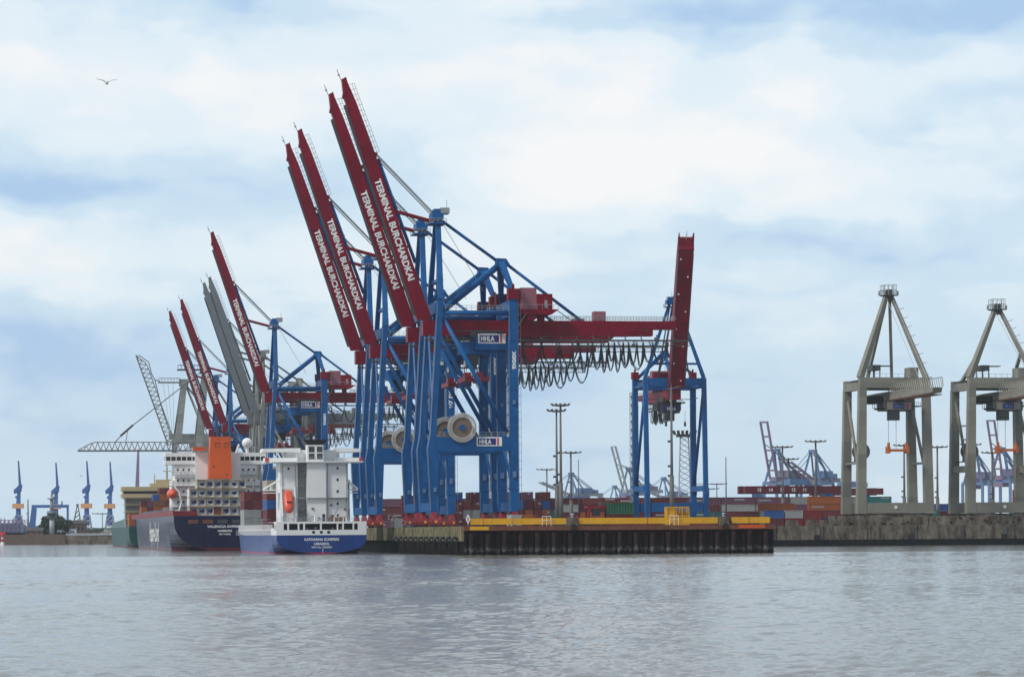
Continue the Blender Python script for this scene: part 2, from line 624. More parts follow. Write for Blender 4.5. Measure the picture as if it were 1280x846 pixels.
# ---- the near pier: mossy concrete wall along the long quay, sheet piles at its head
pile_m = bpy.data.materials.new('tide_stained_piles')
pile_m.use_nodes = True
nt = pile_m.node_tree
b = nt.nodes['Principled BSDF']
b.inputs['Roughness'].default_value = 0.8
b.inputs['Specular IOR Level'].default_value = 0.15
tcn = nt.nodes.new('ShaderNodeTexCoord')
sx = nt.nodes.new('ShaderNodeSeparateXYZ')
nt.links.new(tcn.outputs['Object'], sx.inputs[0])
nz = nt.nodes.new('ShaderNodeTexNoise')
nz.inputs['Scale'].default_value = 1.1
nz.inputs['Detail'].default_value = 5
nt.links.new(tcn.outputs['Object'], nz.inputs['Vector'])
ad = nt.nodes.new('ShaderNodeMath')
ad.operation = 'MULTIPLY_ADD'
nt.links.new(nz.outputs[0], ad.inputs[0])
ad.inputs[1].default_value = 2.4
nt.links.new(sx.outputs['Z'], ad.inputs[2])
cr = nt.nodes.new('ShaderNodeValToRGB')
els = cr.color_ramp.elements
els[0].position, els[0].color = 0.0, (0.006, 0.006, 0.006, 1)
els[1].position, els[1].color = 1.0, (0.022, 0.005, 0.005, 1)
for p_, c_ in ((0.22, (0.006, 0.005, 0.005, 1)), (0.31, (0.09, 0.086, 0.08, 1)), (0.36, (0.02, 0.016, 0.016, 1)), (0.46, (0.009, 0.005, 0.006, 1)), (0.7, (0.014, 0.0045, 0.005, 1))):
    e = els.new(p_)
    e.color = c_
dv = nt.nodes.new('ShaderNodeMath')
dv.operation = 'DIVIDE'
nt.links.new(ad.outputs[0], dv.inputs[0])
dv.inputs[1].default_value = 8.0
nt.links.new(dv.outputs[0], cr.inputs[0])
nt.links.new(cr.outputs[0], b.inputs['Base Color'])

tube_m = pile_m.copy()
tube_m.name = 'tide_stained_tubes'
for e in tube_m.node_tree.nodes['Color Ramp'].color_ramp.elements:
    if e.position > 0.25:
        e.color = tuple(min(1, c * (1.5 if e.position < 0.33 else 1.45)) for c in e.color[:3]) + (1,)
piles = thing('sheet_pile_wall', 'dark rusty sheet pile wall at the head of the pier under the yellow beams', 'quay wall', C0, A)
w = MB()
L = 71.5
x = 0.0
pts = []
while x < L - 0.5:                         # trough profile, 1.9 m pitch
    pts += [(x, 0.0), (x + 0.55, 0.0), (x + 0.85, 0.55), (x + 1.5, 0.55)]
    x += 1.9
pts.append((L, 0.0))
n = len(pts)
w.add([(p_[0], p_[1] - 0.02, -2.5) for p_ in pts] + [(p_[0], p_[1] - 0.02, 5.55) for p_ in pts], [(i, i + 1, i + 1 + n, i + n) for i in range(n - 1)])
w.box(L, L + 0.4, 0, 130, -2.5, 5.55)
w.build('sheet_piles', pile_m, piles)
for k in range(19):
    xx = 1.6 + k * 3.8
    MB().tube((xx, -0.25, -2.5), (xx, -0.25, 5.2 + random.uniform(-0.4, 0.2)), 0.55, 12).build('tube_pile', tube_m, piles, smooth=True)
MB().box(-0.2, L + 0.5, -0.55, 1.6, 5.55, GZ - 0.004).box(L - 1.2, L + 0.5, 1.6, 130, 5.55, GZ - 0.004).build('edge_beam', M['rust'], piles)
MB().box(1.2, 5.6, -0.62, -0.551, 5.7, 6.5).build('yellow_edge_stripe', M['yellow'], piles)
MB().box(63.5, 69.8, -0.62, -0.551, 5.75, 6.55).build('orange_edge_stripe', M['orange'], piles)

qw = thing('concrete_quay_wall', 'mossy concrete quay wall with round black fenders on dark piles, left of the sheet piles', 'quay wall', C0, A)
MB().box(0.0, 2.2, 0.6, 330, 3.2, GZ - 0.004).build('wall_face', M['mossy'], qw)
pm = MB().box(0.9, 2.2, 0.6, 1075, -2.5, 3.2)
pm.box(0.0, 2.2, 330.05, 1075, 3.2, GZ - 0.004)
pm.build('dark_backing', M['timber'], qw)
for k in range(30):
    yy = 2.2 + k * 3.6
    MB().tube((0.45, yy, -2.5), (0.45, yy, 3.19), 0.42, 10).build('pile', M['timber'], qw, smooth=True)
for k in range(12):
    yy = 9 + k * 9.0
    f = MB().disc_y(0, 0, -0.9, 0.9, 0.32, 0.8, 20)
    o = f.build('round_fender', M['black'], qw, smooth=True)
    o.location = (-0.82, yy, 3.5)
    MB().tube((-0.7, yy, 4.2), (-0.03, yy, 6.2), 0.05, 4).build('fender_chain', M['dkgrey'], qw)
for k in range(40):
    yy = 0.7 + k * 8.2
    MB().box(-0.05, -0.002, yy, yy + 0.35, 3.3, GZ - 0.1).build('wall_rib', M['mossy'], qw)

# ---- the far quay: stained concrete, timber fender raft, parapet under the grey cranes
bw = thing('far_quay_wall', 'brown stained concrete quay wall under the grey cranes with a black timber foot', 'quay wall', basin(0, 0), A)
y0 = (C2 - KQ).dot(RD)
x = y0 + 0.5
while x < 300:
    MB().box(x, x + 15.7, 0, 2, 1.5, GZ - 0.004).build('wall_panel', M['concrete'], bw)
    x += 16.0
MB().box(y0, 2000, 0.8, 2.6, -2.5, 1.5).box(302, 2000, 0.0, 2.6, 1.5, GZ - 0.004).box(y0, 302, 0.6, 2.6, 1.5, GZ - 0.01).build('dark_backing', M['timber'], bw)
MB().box(y0 + 0.3, 400, -0.9, 0.0, -0.6, 2.0).build('timber_raft', M['timber'], bw)
for k in range(60):
    xx = y0 + 1 + k * 3.2
    MB().box(xx, xx + 0.45, -1.15, -0.902, -0.6, 2.15).build('fender_post', M['timber'], bw)
for k in range(6):
    xx = y0 + 29 + k * 32
    MB().box(xx, xx + 1.9, -0.5, -0.002, 2.0, 3.6).build('fender_pad', M['black'], bw)
for k in range(12):
    xx = y0 + 15.4 + k * 16
    MB().box(xx - 0.55, xx + 0.1, -0.12, -0.002, 1.6, 6.0).build('joint_ladder', M['dkgrey'], bw)
par = thing('quay_parapet', 'low mottled concrete parapet along the far quay edge', 'wall', basin(0, 0), A)
x = -22.0
k = 0
while x < 250:
    ln = random.uniform(5.5, 9.5)
    MB().box(x, x + ln - 0.25, 1.0 + 0.15 * (k % 2), 1.8, GZ - 0.01, GZ + 2.9 + random.uniform(-0.35, 0.35)).build('parapet_block', M['concrete'], par)
    x += ln
    k += 1
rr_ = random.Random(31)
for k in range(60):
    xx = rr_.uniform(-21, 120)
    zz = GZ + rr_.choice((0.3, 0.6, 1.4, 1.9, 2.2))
    MB().box(xx, xx + rr_.uniform(0.4, 1.5), 0.88, 0.998, zz, zz + rr_.uniform(0.25, 0.7)).build('dark_plate', M['timber'] if k % 3 else M['rust'], par)  # thin dark and rusty plates scattered over the parapet face

# ---- left bank
fb = MB()
fb.slab([(-1500, 1765), (px2x(137, 1765) - 6, 1765), (px2x(175, 1790) + 12, 1790), (px2x(175, 1790) - 40, 2600), (-1500, 2600)], -2, 4.9)
tag(fb.build('far_bank', mat('bank_earth', (0.10, 0.095, 0.07), 0.95, 0.3, scale=0.06)), kind='structure')
bk = thing('bank_wall', 'long low dark stone embankment wall on the far left bank', 'wall', (0, 1763, 0))
MB().prism([(-1500, -2), (px2x(82, 1763), -2), (px2x(82, 1763), 5.6), (-1500, 5.6)], -1.0, 0.6).build('dark_wall', M['brick'], bk)
MB().prism([(px2x(82, 1763) + 0.1, -2), (px2x(145, 1763), -2), (px2x(139, 1763), 4.3), (px2x(82, 1763) + 0.1, 4.8)], -0.7, 0.6).build('stone_slope', M['concrete'], bk)
MB().prism([(px2x(82, 1763) + 0.1, 4.85), (px2x(138, 1763), 4.85), (px2x(138, 1763), 6.0), (px2x(82, 1763) + 0.1, 6.0)], -0.2, 0.4).build('pale_coping', M['palegrey'], bk)

# ------------------------------------------------------------------ quay cranes
def make_quay_crane(label, group, hs=9.0, boom_w=2.0, boom_tip=(-20.6, 110.2), apex=(2.6, 77.0), text=True, portal_z=(18.5, 22.0), sill=(3.7, 5.9), number='9X00X',
                    body='blue', arm='red', detail=True, seen_from_front=False, sign=True):
    """Container crane. x runs landwards from the waterside rail, y along the quay, z up from the rail."""
    B, Rr = M[body], M[arm]
    T = thing('quay_crane', label, 'crane', group=group)
    pz0, pz1 = portal_z
    for s in (-1, 1):
        y = s * hs
        # waterside leg: stout below the portal beam, slender and leaning in above it
        lg = MB()
        lg.prism([(-0.8, 3.6), (0.8, 3.6), (1.45, pz1 - 3.0), (0.75, pz1 + 0.6), (2.75, 55.6), (1.25, 55.6), (-0.8, pz1 + 0.6), (-1.5, pz1 - 3.0)], y - 0.8, y + 0.8)
        lgo = lg.build('leg', B, T)
        MB().path([(-0.72, y - 0.86, 4.0), (-1.38, y - 0.86, pz1 - 3.0), (-0.7, y - 0.86, pz1 + 0.6), (1.32, y - 0.86, 55)], 0.05, 4).build('lit_edge_strip', M['rail'], lgo)  # pale strip imitating the leg's lit left edge
        lg = MB().prism([(19.1, 5.4), (19.4, 3.6), (20.9, 3.6), (21.2, 5.4), (21.2, 55.8), (19.1, 55.8)], y - 0.95, y + 0.95)
        lg.build('leg', B, T)
        MB().box(18.8, 21.6, y - 1.25, y + 1.25, 55.8, 58.4).box(19.9, 20.5, y - 0.3, y + 0.3, 58.4, 59.6).build('winch_box', M['red' if arm == 'red' else 'grey'], T)
        MB().box(1.0, 19.1, y - 1.0, y + 1.0, pz0, pz1).build('portal_beam', B, T)
        MB().tube((2.9, y, 52.4), (19.0, y, 52.4), 0.62, 8).build('top_strut', B, T, smooth=True)
        MB().tube((2.7, y, 51.2), (18.6, y, pz1 + 0.9), 0.58, 8).build('brace', B, T, smooth=True)
        for x in (0.0, 20.2):
            b = MB().wall_x([(y - 3.2, 2.0), (y + 3.2, 2.0), (y + 3.0, 2.5), (y + 0.9, 3.6), (y - 0.9, 3.6), (y - 3.0, 2.5)], x - 0.5, x + 0.5)
            wh = MB().tube((x, y - 4.3, 0.42), (x, y + 4.3, 0.42), 0.12, 5)
            for k in range(4):
                yy = y - 3.36 + k * 2.24
                b.wall_x([(yy - 0.95, 0.55), (yy + 0.95, 0.55), (yy + 0.8, 1.2), (yy + 0.25, 2.1), (yy - 0.25, 2.1), (yy - 0.8, 1.2)], x - 0.62, x + 0.62)
                for w_ in (-0.55, 0.55):
                    wh.tube((x - 0.3, yy + w_, 0.42), (x + 0.3, yy + w_, 0.42), 0.42, 10)
                b.box(x - 0.95, x - 0.62, yy - 0.3, yy + 0.3, 0.6, 1.3)
            b = b.build('bogie', M['bogie_red'], T)
            wh.build('wheels', M['black'], b)
            MB().box(x - 0.25, x + 0.25, y - 4.9, y - 4.3, 0.9, 1.5).build('buffer', M['yellow'], b)
    for x in (0.0, 20.2):
        MB().box(x - 0.7, x + 0.7, -hs + 1.15, hs - 1.15, sill[0], sill[1]).build('sill_beam', B, T)
    MB().box(1.4, 3.0, -hs + 1.0, hs - 1.0, 52.6, 55.4).build('tie_beam', B, T)
    MB().box(19.2, 21.2, -hs + 1.1, hs - 1.1, 51.6, 55.6).build('tie_beam', B, T)
    # A-frame over the waterside legs
    ax, az = apex
    for s in (-1, 1):
        MB().beam((2.1, s * hs, 55.6), (ax, s * 1.6, az - 1.0), 1.3, 1.3, 0.9, 1.0, side=(0, 1, 0)).build('mast_leg', B, T)
        MB().tube((3.3, s * hs * 0.55, 55.4), (ax + 0.6, s * 1.2, az - 1.2), 0.28, 6).build('mast_brace', M['dkgrey'], T)
    MB().box(ax - 0.5, ax + 0.5, -hs * 0.78, hs * 0.78, 60.4, 61.2).build('mast_tie', B, T)
    ap = MB().box(ax - 1.5, ax + 1.4, -2.9, 2.9, az - 1.0, az + 0.5).box(ax - 2.2, ax + 2.0, -3.4, 3.4, az - 2.2, az - 1.9)
    ap.box(ax - 0.9, ax + 0.7, -2.2, 2.2, az + 0.5, az + 1.6)
    ap.build('mast_head', B, T)
    MB().box(ax + 0.75, ax + 3.0, -2.2, 2.0, az + 0.52, az + 1.9).tube((ax + 2.6, 0, az + 1.9), (ax + 2.6, 0, az + 4.0), 0.08, 5).build('head_box', M['rail'], T)
    rl = MB()
    for s in (-1, 1):
        for h in (-1.35, -0.85):
            rl.tube((ax - 2.2, s * 3.4, az + h), (ax + 2.0, s * 3.4, az + h), 0.06, 4)
        for k in range(5):
            rl.tube((ax - 2.2 + k * 1.05, s * 3.4, az - 1.9), (ax - 2.2 + k * 1.05, s * 3.4, az - 0.85), 0.06, 4)
    rl.build('head_railing', M['rail'], T)
    st = MB()                                # caged ladder down the mast
    for dx in (2.5, 3.2):
        st.tube((dx + 0.6, -hs * 0.4, 55), (dx - 0.2, -1.9, az - 1.6), 0.08, 4)
    for k in range(15):
        u = k / 14
        yy = -hs * 0.4 + u * (hs * 0.4 - 1.9)
        zz = 55 + u * (az - 56.6)
        st.beam((2.9 - 0.8 * u, yy, zz), (4.0 - 0.8 * u, yy, zz), 0.5, 0.12)
    st.build('mast_ladder', M['rail'], T)
    # small back mast with its struts and the backstay
    bx, bz = 18.7, 65.4
    for s in (-1, 1):
        MB().beam((20.2, s * (hs - 0.6), 58.2 if s < 0 else 55.7), (bx, s * 0.7, bz), 1.0, 1.0, 1.5, 1.7, side=(0, 1, 0)).build('back_mast_leg', B, T)
    MB().prism([(bx - 1.4, bz - 0.9), (bx + 1.0, bz - 1.3), (bx + 2.2, bz - 0.5), (bx + 1.2, bz + 1.1), (bx - 1.2, bz + 1.2)], -1.3, 1.3).build('back_mast_head', B, T)
    MB().tube((4.2, 0, 53.8), (bx - 0.6, 0, bz - 0.6), 0.85, 10).build('back_strut', B, T, smooth=True)
    MB().tube((ax + 0.8, 0, az - 0.8), (bx - 0.8, 0, bz + 0.5), 0.42, 8).build('backstay', B, T, smooth=True)
    MB().tube((bx + 1.4, 0, bz - 0.1), (38.9, 0, 51.3), 0.42, 8).build('backstay', B, T, smooth=True)
    MB().tube((ax + 0.9, 0.7, az - 0.6), (14.5, 0.9, 58.5), 0.07, 4).build('hoist_rope', M['rail'], T)
    # fixed girder
    gd = MB().prism([(-1.2, 47.3), (51.0, 47.3), (53.0, 49.0), (63.0, 49.1), (63.0, 51.1), (-1.2, 51.1)], -1.7, 1.7)
    gir = gd.build('girder', Rr, T)
    rg = MB()
    x = 31.0
    while x < 63:
        rg.tube((x, -1.6, 51.1), (x, -1.6, 52.25), 0.06, 4)
        rg.tube((x, 1.6, 51.1), (x, 1.6, 52.25), 0.06, 4)
        x += 1.5
    for h in (51.7, 52.25):
        for s in (-1.6, 1.6):
            rg.tube((31, s, h), (63, s, h), 0.055, 4)
    rg.build('girder_railing', M['rail'], gir)
    sr = MB()
    sr.box(-1.0, 66.0, -3.5, -3.2, 45.9, 46.35)
    sr.box(36.0, 66.0, -3.8, -2.2, 44.85, 45.0)
    for k in range(17):
        xx = 0.5 + k * 4.1
        sr.beam((xx, -1.4, 47.6), (xx, -3.35, 46.3), 0.22, 0.22)
    for k in range(16):
        xx = 36.2 + k * 1.98
        sr.tube((xx, -3.75, 44.9), (xx, -3.75, 46.0), 0.05, 4)
    sr.box(36.0, 66.0, -3.8, -3.7, 45.5, 45.6)
    sr.build('festoon_track', M['dkgrey'], T)
    fx = 23.2
    pts = []
    r_ = random.Random(5)
    spans = [5.0, 4.4, 5.0, 3.4, 2.2, 1.9, 1.5, 2.3, 1.4, 2.0, 1.6, 2.4, 4.0]
    for i_, sp in enumerate(spans):
        dp = 5.8 + r_.uniform(-0.9, 0.6) if i_ > 4 else 5.2 + r_.uniform(-0.8, 1.2)
        for k in range(12):
            u = k / 12
            pts.append((fx + sp * u, -3.75 + 0.25 * math.sin(i_), 45.8 - dp * (4 * u * (1 - u)) ** 0.72))
        fx += sp
    pts.append((fx, -3.75, 45.8))
    fc = MB().path(pts, 0.14, 5)
    fc.path([(p_[0] + 0.32, p_[1] + 0.5, p_[2] * 1.0 - 0.2 + 0.10 * (45.8 - p_[2])) for p_ in pts], 0.10, 5)
    fc.build('festoon_cable', M['black'], T)
    # machinery house on the girder
    house = MB().box(23.0, 27.0, -4.0, 4.0, 53.8, 59.1).build('machinery_house', M['pinkred' if arm == 'red' else 'grey'], T)
    MB().box(27.05, 31.0, -4.0, 4.0, 53.8, 57.6).box(21.7, 22.95, -3.5, 3.5, 53.8, 58.4).build('winch_room', Rr, house)
    MB().box(29.0, 29.7, -4.06, -4.003, 54.1, 56.0).build('door', M['rail'], house)
    MB().prism([(21.6, 53.78), (32.6, 53.78), (30.8, 52.5), (21.6, 52.3)], -4.3, 4.3).box(23, 25, -1.4, 1.4, 51.1, 52.4).box(28, 29.5, -1.4, 1.4, 51.1, 52.5).build('house_deck', Rr, house)
    hr = MB()
    for k in range(9):
        hr.tube((21.7 + k * 1.35, -4.25, 53.78), (21.7 + k * 1.35, -4.25, 54.9), 0.05, 4)
    hr.tube((21.7, -4.25, 54.9), (32.5, -4.25, 54.9), 0.055, 4)
    hr.tube((32.2, -3, 53.7), (36.2, -1.5, 51.2), 0.14, 4)
    hr.tube((21.5, -4.2, 48.5), (24.2, -4.2, 52.6), 0.14, 4)
    hr.build('house_railing', M['rail'], house)
    MB().box(42.0, 45.0, -1.5, 1.5, 51.11, 53.5).build('service_box', M['pinkred' if arm == 'red' else 'grey'], T)
    # boom, raised
    b0 = Vector((-0.5, 0, 50.9))
    b1 = Vector((boom_tip[0], 0, boom_tip[1]))
    d = (b1 - b0)
    BL = d.length
    d.normalize()
    u_ = Vector((-d.z, 0, d.x)) * -1          # towards the landward edge
    if u_.x < 0:
        u_ = -u_

    def bp(t_, o, y=0.0):
        return b0 + d * t_ + u_ * o + Vector((0, y, 0))
    prof = [(0.9, -1.7), (0.0, 1.5), (1.6, 1.75), (BL * 0.72, 1.65), (BL * 0.90, 1.35), (BL * 0.985, 0.9), (BL + 0.5, 0.95), (BL + 0.3, -0.2), (BL * 0.955, -0.9),
            (BL * 0.935, -1.55), (BL * 0.93, -1.15), (BL * 0.91, -1.15), (BL * 0.7, -1.6), (2.0, -1.75)]
    vs = [bp(t_, o, -boom_w / 2) for t_, o in prof] + [bp(t_, o, boom_w / 2) for t_, o in prof]
    n = len(prof)
    boom = MB().add(vs, [tuple(range(n)), tuple(range(2 * n - 1, n - 1, -1))] + [(i, i + n, (i + 1) % n + n, (i + 1) % n) for i in range(n)])
    boom = boom.build('boom', Rr, T)
    tr = MB()                                 # trolley rails and walkway under the boom
    for s in (-1, 1):
        tr.beam(bp(2.2, -2.0, s * (boom_w / 2 - 0.2)), bp(BL * 0.905, -1.55, s * (boom_w / 2 - 0.2)), 0.3, 0.45, side=(0, 1, 0))
    tr.build('trolley_rail', M['dkgrey'], boom)
    if seen_from_front:
        for k in range(8):
            o = MB()
            c = bp(4 + k * (BL - 8) / 7.5, -1.78, boom_w * (0.32 if k % 2 else -0.2))
            o.ball(c, 0.32, 0.32, 0.32, 8, 6)
            o.build('boom_lamp', M['letter'], boom)
        for s in (-1, 1):
            MB().beam(bp(BL - 0.2, 0.2, s * (boom_w / 2 - 0.35)), bp(BL + 2.2, 0.2, s * (boom_w / 2 - 0.2)), 0.7, 0.9, 0.3, 0.4).build('boom_fork', Rr, boom)
    wr = MB()
    t0, t1 = BL * 0.69, BL * 0.975
    for k in range(14):
        tt = t0 + (t1 - t0) * k / 13
        off = 1.68 - 0.45 * max(0, (tt / BL - 0.72) / 0.26)
        wr.tube(bp(tt, off - 0.2, -boom_w / 2 + 0.2), bp(tt, off + 1.15, -boom_w / 2 + 0.2), 0.06, 4)
    for h in (0.55, 1.15):
        wr.tube(bp(t0, 1.68 + h, -boom_w / 2 + 0.2), bp(t1, 1.23 + h, -boom_w / 2 + 0.2), 0.06, 4)
    wr.build('boom_railing', M['rail'], boom)
    MB().tube(bp(BL - 0.6, -0.3), bp(BL + 3.0, -0.5), 0.10, 5).ball(bp(BL + 1.6, -0.5), 0.28).build('tip_mast', M['rail'], boom)
    MB().prism([(-0.4, -0.4), (0.4, -0.4), (0.4, 0.4), (-0.4, 0.4)], -1.0, 1.0).build('stay_lug', Rr, boom).location = bp(BL * 0.685, 1.8)
    MB().tube(bp(BL * 0.665, 2.05), bp(BL * 0.23, 2.5), 0.46, 8).build('folded_stay', B, boom, smooth=True)
    for f_ in (0.30, 0.50):
        MB().beam(bp(BL * f_, 1.5), bp(BL * f_, 2.7), 0.8, 0.6).build('stay_bracket', Rr, boom)
    MB().tube(bp(BL * 0.45, 1.7), (ax - 1.6, 0, az - 1.2), 0.5, 8).build('boom_latch', Rr, T)
    for k, (a_, y_) in enumerate(((0.685, -1.0), (0.685, 0.9), (0.66, -0.5))):
        MB().tube(bp(BL * a_, 1.9, y_), (ax - 1.0, y_, az + (0.8 if k < 2 else -0.2)), 0.13, 5).build('boom_rope', M['dkgrey'], T)
    if text:
        lettering('boom_lettering', 'TERMINAL BURCHARDKAI', M['letter'], boom, bp(36.8, -0.72, -boom_w / 2 - 0.03), -d, u_, 1.55, 26.2, 0.035)
    # trolley, cab, spreader
    tz = 45.2
    tro = MB().box(11.4, 19.6, -4.6, 4.6, 43.6, 46.9).box(8.0, 15.5, -3.4, 3.4, 42.6, 45.6).build('trolley', M['dkgrey'] if seen_from_front else M['blue'], T)
    MB().box(10.5, 18.5, -2.6, 2.6, 46.9, 48.6).build('trolley_winch', M['dkgrey'], tro)
    if sign:
        if seen_from_front:
            sg = MB().box(7.86, 7.99, -2.6, 3.2, 43.3, 45.3).build('sign_board', M['navy'], tro)
            lettering('sign_lettering', 'HHLA', M['letter'], sg, (7.84, 1.6, 43.7), (0, -1, 0), (0, 0, 1), 1.1, 3.4, 0.03)
        else:
            sg = MB().box(12.1, 19.0, -4.72, -4.602, 45.2, 47.6).build('sign_board', M['letter'], tro)
            MB().box(12.45, 17.3, -4.76, -4.722, 45.5, 47.3).build('sign_panel', M['navy'], sg)
            MB().box(17.65, 18.05, -4.76, -4.722, 45.4, 47.4).build('sign_stripe', M['signred'], sg)
            lettering('sign_lettering', 'HHLA', M['letter'], sg, (12.75, -4.80, 45.8), (1, 0, 0), (0, 0, 1), 1.2, 3.4, 0.03)
    cab = MB().prism([(9.5, 39.6), (12.2, 39.0), (12.6, 42.6), (9.0, 42.6)], -1.6, 1.6) if not seen_from_front else MB().box(6.6, 9.6, -1.0, 2.6, 39.6, 42.6)
    cab.build('operator_cab', M['glass'], T)
    sp = MB().box(8.6, 10.6, -6.1, 6.1, 35.8, 36.9).box(12.4, 14.6, -6.1, 6.1, 35.8, 36.9).box(10.6, 12.4, -3, 3, 36.0, 36.7)
    sp.box(9.2, 10.8, -1.6, 1.6, 36.9, 38.2).box(12.2, 13.8, -1.6, 1.6, 36.9, 38.2)
    if not seen_from_front:
        spo = sp.build('spreader', M['bogie_red'], T)
        for x in (9.6, 13.2):
            for y in (-1.4, 1.4):
                MB().tube((x, y, 38.2), (x + 0.6, y, 43.6), 0.07, 4).build('lifting_rope', M['dkgrey'], spo)
    else:
        for y in (2.1, -5.2):
            MB().tube((7.5, y, 37.6), (7.5, y, 39.4), 0.5, 8, 0.3).build('hook_block', M['black'], T)
            MB().tube((7.5, y, 39.4), (7.5, y, 43.4), 0.06, 4).build('hook_rope', M['dkgrey'], T)
    # cable reel, signs and number on the near frame
    yf = -hs - 1.0
    if not seen_from_front:
        rc = (7.0, 24.2)
        rim = MB().disc_y(rc[0], rc[1], yf - 1.1, yf - 0.35, 2.45, 2.62, 40)
        rim.disc_y(rc[0], rc[1], yf - 1.1, yf - 0.35, 3.3, 3.5, 40)
        for k in range(48):
            a_ = 2 * math.pi * k / 48
            c_, s_ = math.cos(a_), math.sin(a_)
            rim.beam((rc[0] + 2.5 * c_, yf - 0.75, rc[1] + 2.5 * s_), (rc[0] + 3.62 * c_, yf - 0.75, rc[1] + 3.62 * s_), 0.21, 0.9, side=(-s_, 0, c_))
        reel = rim.build('cable_reel', M['reelrim'], T)
        MB().disc_y(rc[0], rc[1], yf - 0.95, yf - 0.45, 0.75, 2.44, 40).build('cable_windings', M['brownreel'], reel)
        MB().disc_y(rc[0], rc[1], yf - 1.25, yf - 0.02, 0.05, 0.74, 20).build('reel_hub', M['blue'], reel)
        sg = MB().box(10.7, 17.0, yf - 0.14, yf - 0.002, 19.7, 21.9).build('sign_board', M['letter'], T)
        MB().box(11.0, 15.5, yf - 0.18, yf - 0.142, 20.0, 21.6).build('sign_panel', M['navy'], sg)
        MB().box(15.8, 16.2, yf - 0.18, yf - 0.142, 19.9, 21.7).build('sign_stripe', M['signred'], sg)
        lettering('sign_lettering', 'HHLA', M['letter'], sg, (11.3, yf - 0.21, 20.25), (1, 0, 0), (0, 0, 1), 1.1, 3.0, 0.03)
        if number:
            lettering('leg_number', number, M['letter'], T, (20.6, yf + 0.03, 38.6), (0, 0, 1), (-1, 0, 0), 0.85, 4.5, 0.05)
    # walkways, ladders and boxes on the frames
    for s in (-1, 1):
        y = s * hs - 1.0 if s < 0 else s * hs - 0.95
        wk = MB()
        for z0, xa, xb in ((pz1, 1.2, 19.0), (53.1, 3.2, 18.8)):
            for h in (0.55, 1.1):
                wk.tube((xa, y + 0.05, z0 + h), (xb, y + 0.05, z0 + h), 0.05, 4)
            n_ = 12
            for k in range(n_ + 1):
                xx = xa + (xb - xa) * k / n_
                wk.tube((xx, y + 0.05, z0 - 0.1), (xx, y + 0.05, z0 + 1.1), 0.05, 4)
        wk.tube((19.0, y + 0.05, pz1 + 1.1), (19.0, y + 0.05, 54.2), 0.05, 4)
        wk.build('walkway_railing', M['rail'], T)
        ld = MB()
        for dx in (0.0, 0.55):
            ld.tube((21.45 + dx, y + 0.9, 4), (21.45 + dx, y + 0.9, 55), 0.05, 4)
        for k in range(26):
            ld.box(21.2, 22.05, y + 0.86, y + 0.94, 4 + k * 2, 4.09 + k * 2)
        ld.build('leg_ladder', M['rail'], T)
        for x, z, w_, h_ in ((20.1, 12.0, 0.9, 1.5), (20.1, 30.0, 0.7, 1.0), (0.3, 8.5, 0.7, 1.1)):
            MB().box(x - w_ / 2, x + w_ / 2, y - 0.3, y + (0.02 if x > 5 else 0.25), z, z + h_).build('junction_box', M['paleblue'], T)
        fl = MB()
        for z in (9.0, 33.5, 45.5):
            fl.box(18.98, 21.32, s * hs - 1.07, s * hs + 1.07, z, z + 0.22)
        fl.box(18.99, 19.03, s * hs - 1.0, s * hs + 1.0, 9, 45.6)
        fl.build('leg_flange', B, T)
    for x, z0, z1 in (() if seen_from_front else ((0.0, 24.0, 51.0), (20.2, 8.0, 21.0))):
        MB().tube((x + (0.4 if x < 1 else 0), -hs + 0.9, z0), (x + (1.6 if x < 1 else 0), hs - 0.9, z1), 0.34, 6).build('cross_brace', B, T)
    MB().box(6.0, 18.0, -hs + 1.2, -hs + 2.4, 48.0, 48.2).box(6.0, 18.0, hs - 2.4, hs - 1.2, 48.0, 48.2).box(16.8, 18.0, -hs + 2.4, hs - 2.4, 48.0, 48.2).build('service_platform', M['dkgrey'], T)
    for k in range(5):
        MB().box(-0.2 + 14.6 * k, 0.5 + 14.6 * k, 1.72, 2.4, 46.6, 47.28).build('flood_lamp', M['rail'], T)
    # stair tower on the far landside leg
    sy = hs + 1.4
    stt = MB()
    for (xx, yy) in ((21.7, sy - 1.6), (23.5, sy - 1.6), (21.7, sy), (23.5, sy)):
        stt.tube((xx, yy, 1.0), (xx, yy, 51), 0.09, 4)
    for k in range(16):
        z_ = 3 + k * 3.1
        stt.box(21.6, 23.6, sy - 1.7, sy + 0.1, z_, z_ + 0.12)
        stt.beam((21.8, sy - 0.8, z_), (23.4, sy - 0.8, min(z_ + 3.1, 51)), 0.7, 0.12)
    stt.build('stair_tower', M['rail'], T)
    return T


GB = 'blue container cranes with dark red booms on the long quay'
RZ = GZ + 0.05
c1 = make_quay_crane('nearest blue quay crane, tallest dark red boom, 9X00X on its rear leg', GB)
c1.location = quay(0, 0, RZ)
c1.rotation_euler = (0, 0, A)
c2 = dup(c1, 'blue quay crane half hidden just behind the one with the tallest boom', quay(0, 27.4, RZ))
c3 = dup(c1, 'blue quay crane with front boom of the middle red pair, 97 JX on its leg', quay(0, 102.2, RZ))
c4 = dup(c1, 'blue quay crane with the rear, lower boom of the middle red pair', quay(0, 134.7, RZ))
c5 = dup(c1, 'blue crane with a lone lettered red boom, beside the two slate grey booms', quay(0, 409.3, RZ))
c6 = dup(c1, 'far blue crane with right one of two small red booms above orange funnel', quay(0, 602, RZ), scale=0.9)
c7 = dup(c1, 'far blue crane with left one of two small red booms above orange funnel', quay(0, 676, RZ), scale=0.9)
for c, num in ((c2, '9X00X'), (c3, '97UJK')):
    pass
for c in list(KIDS[c3.name]):
    if c.name.startswith('leg_number'):
        me = c.data
        KIDS[c3.name].remove(c)
        bpy.data.objects.remove(c)
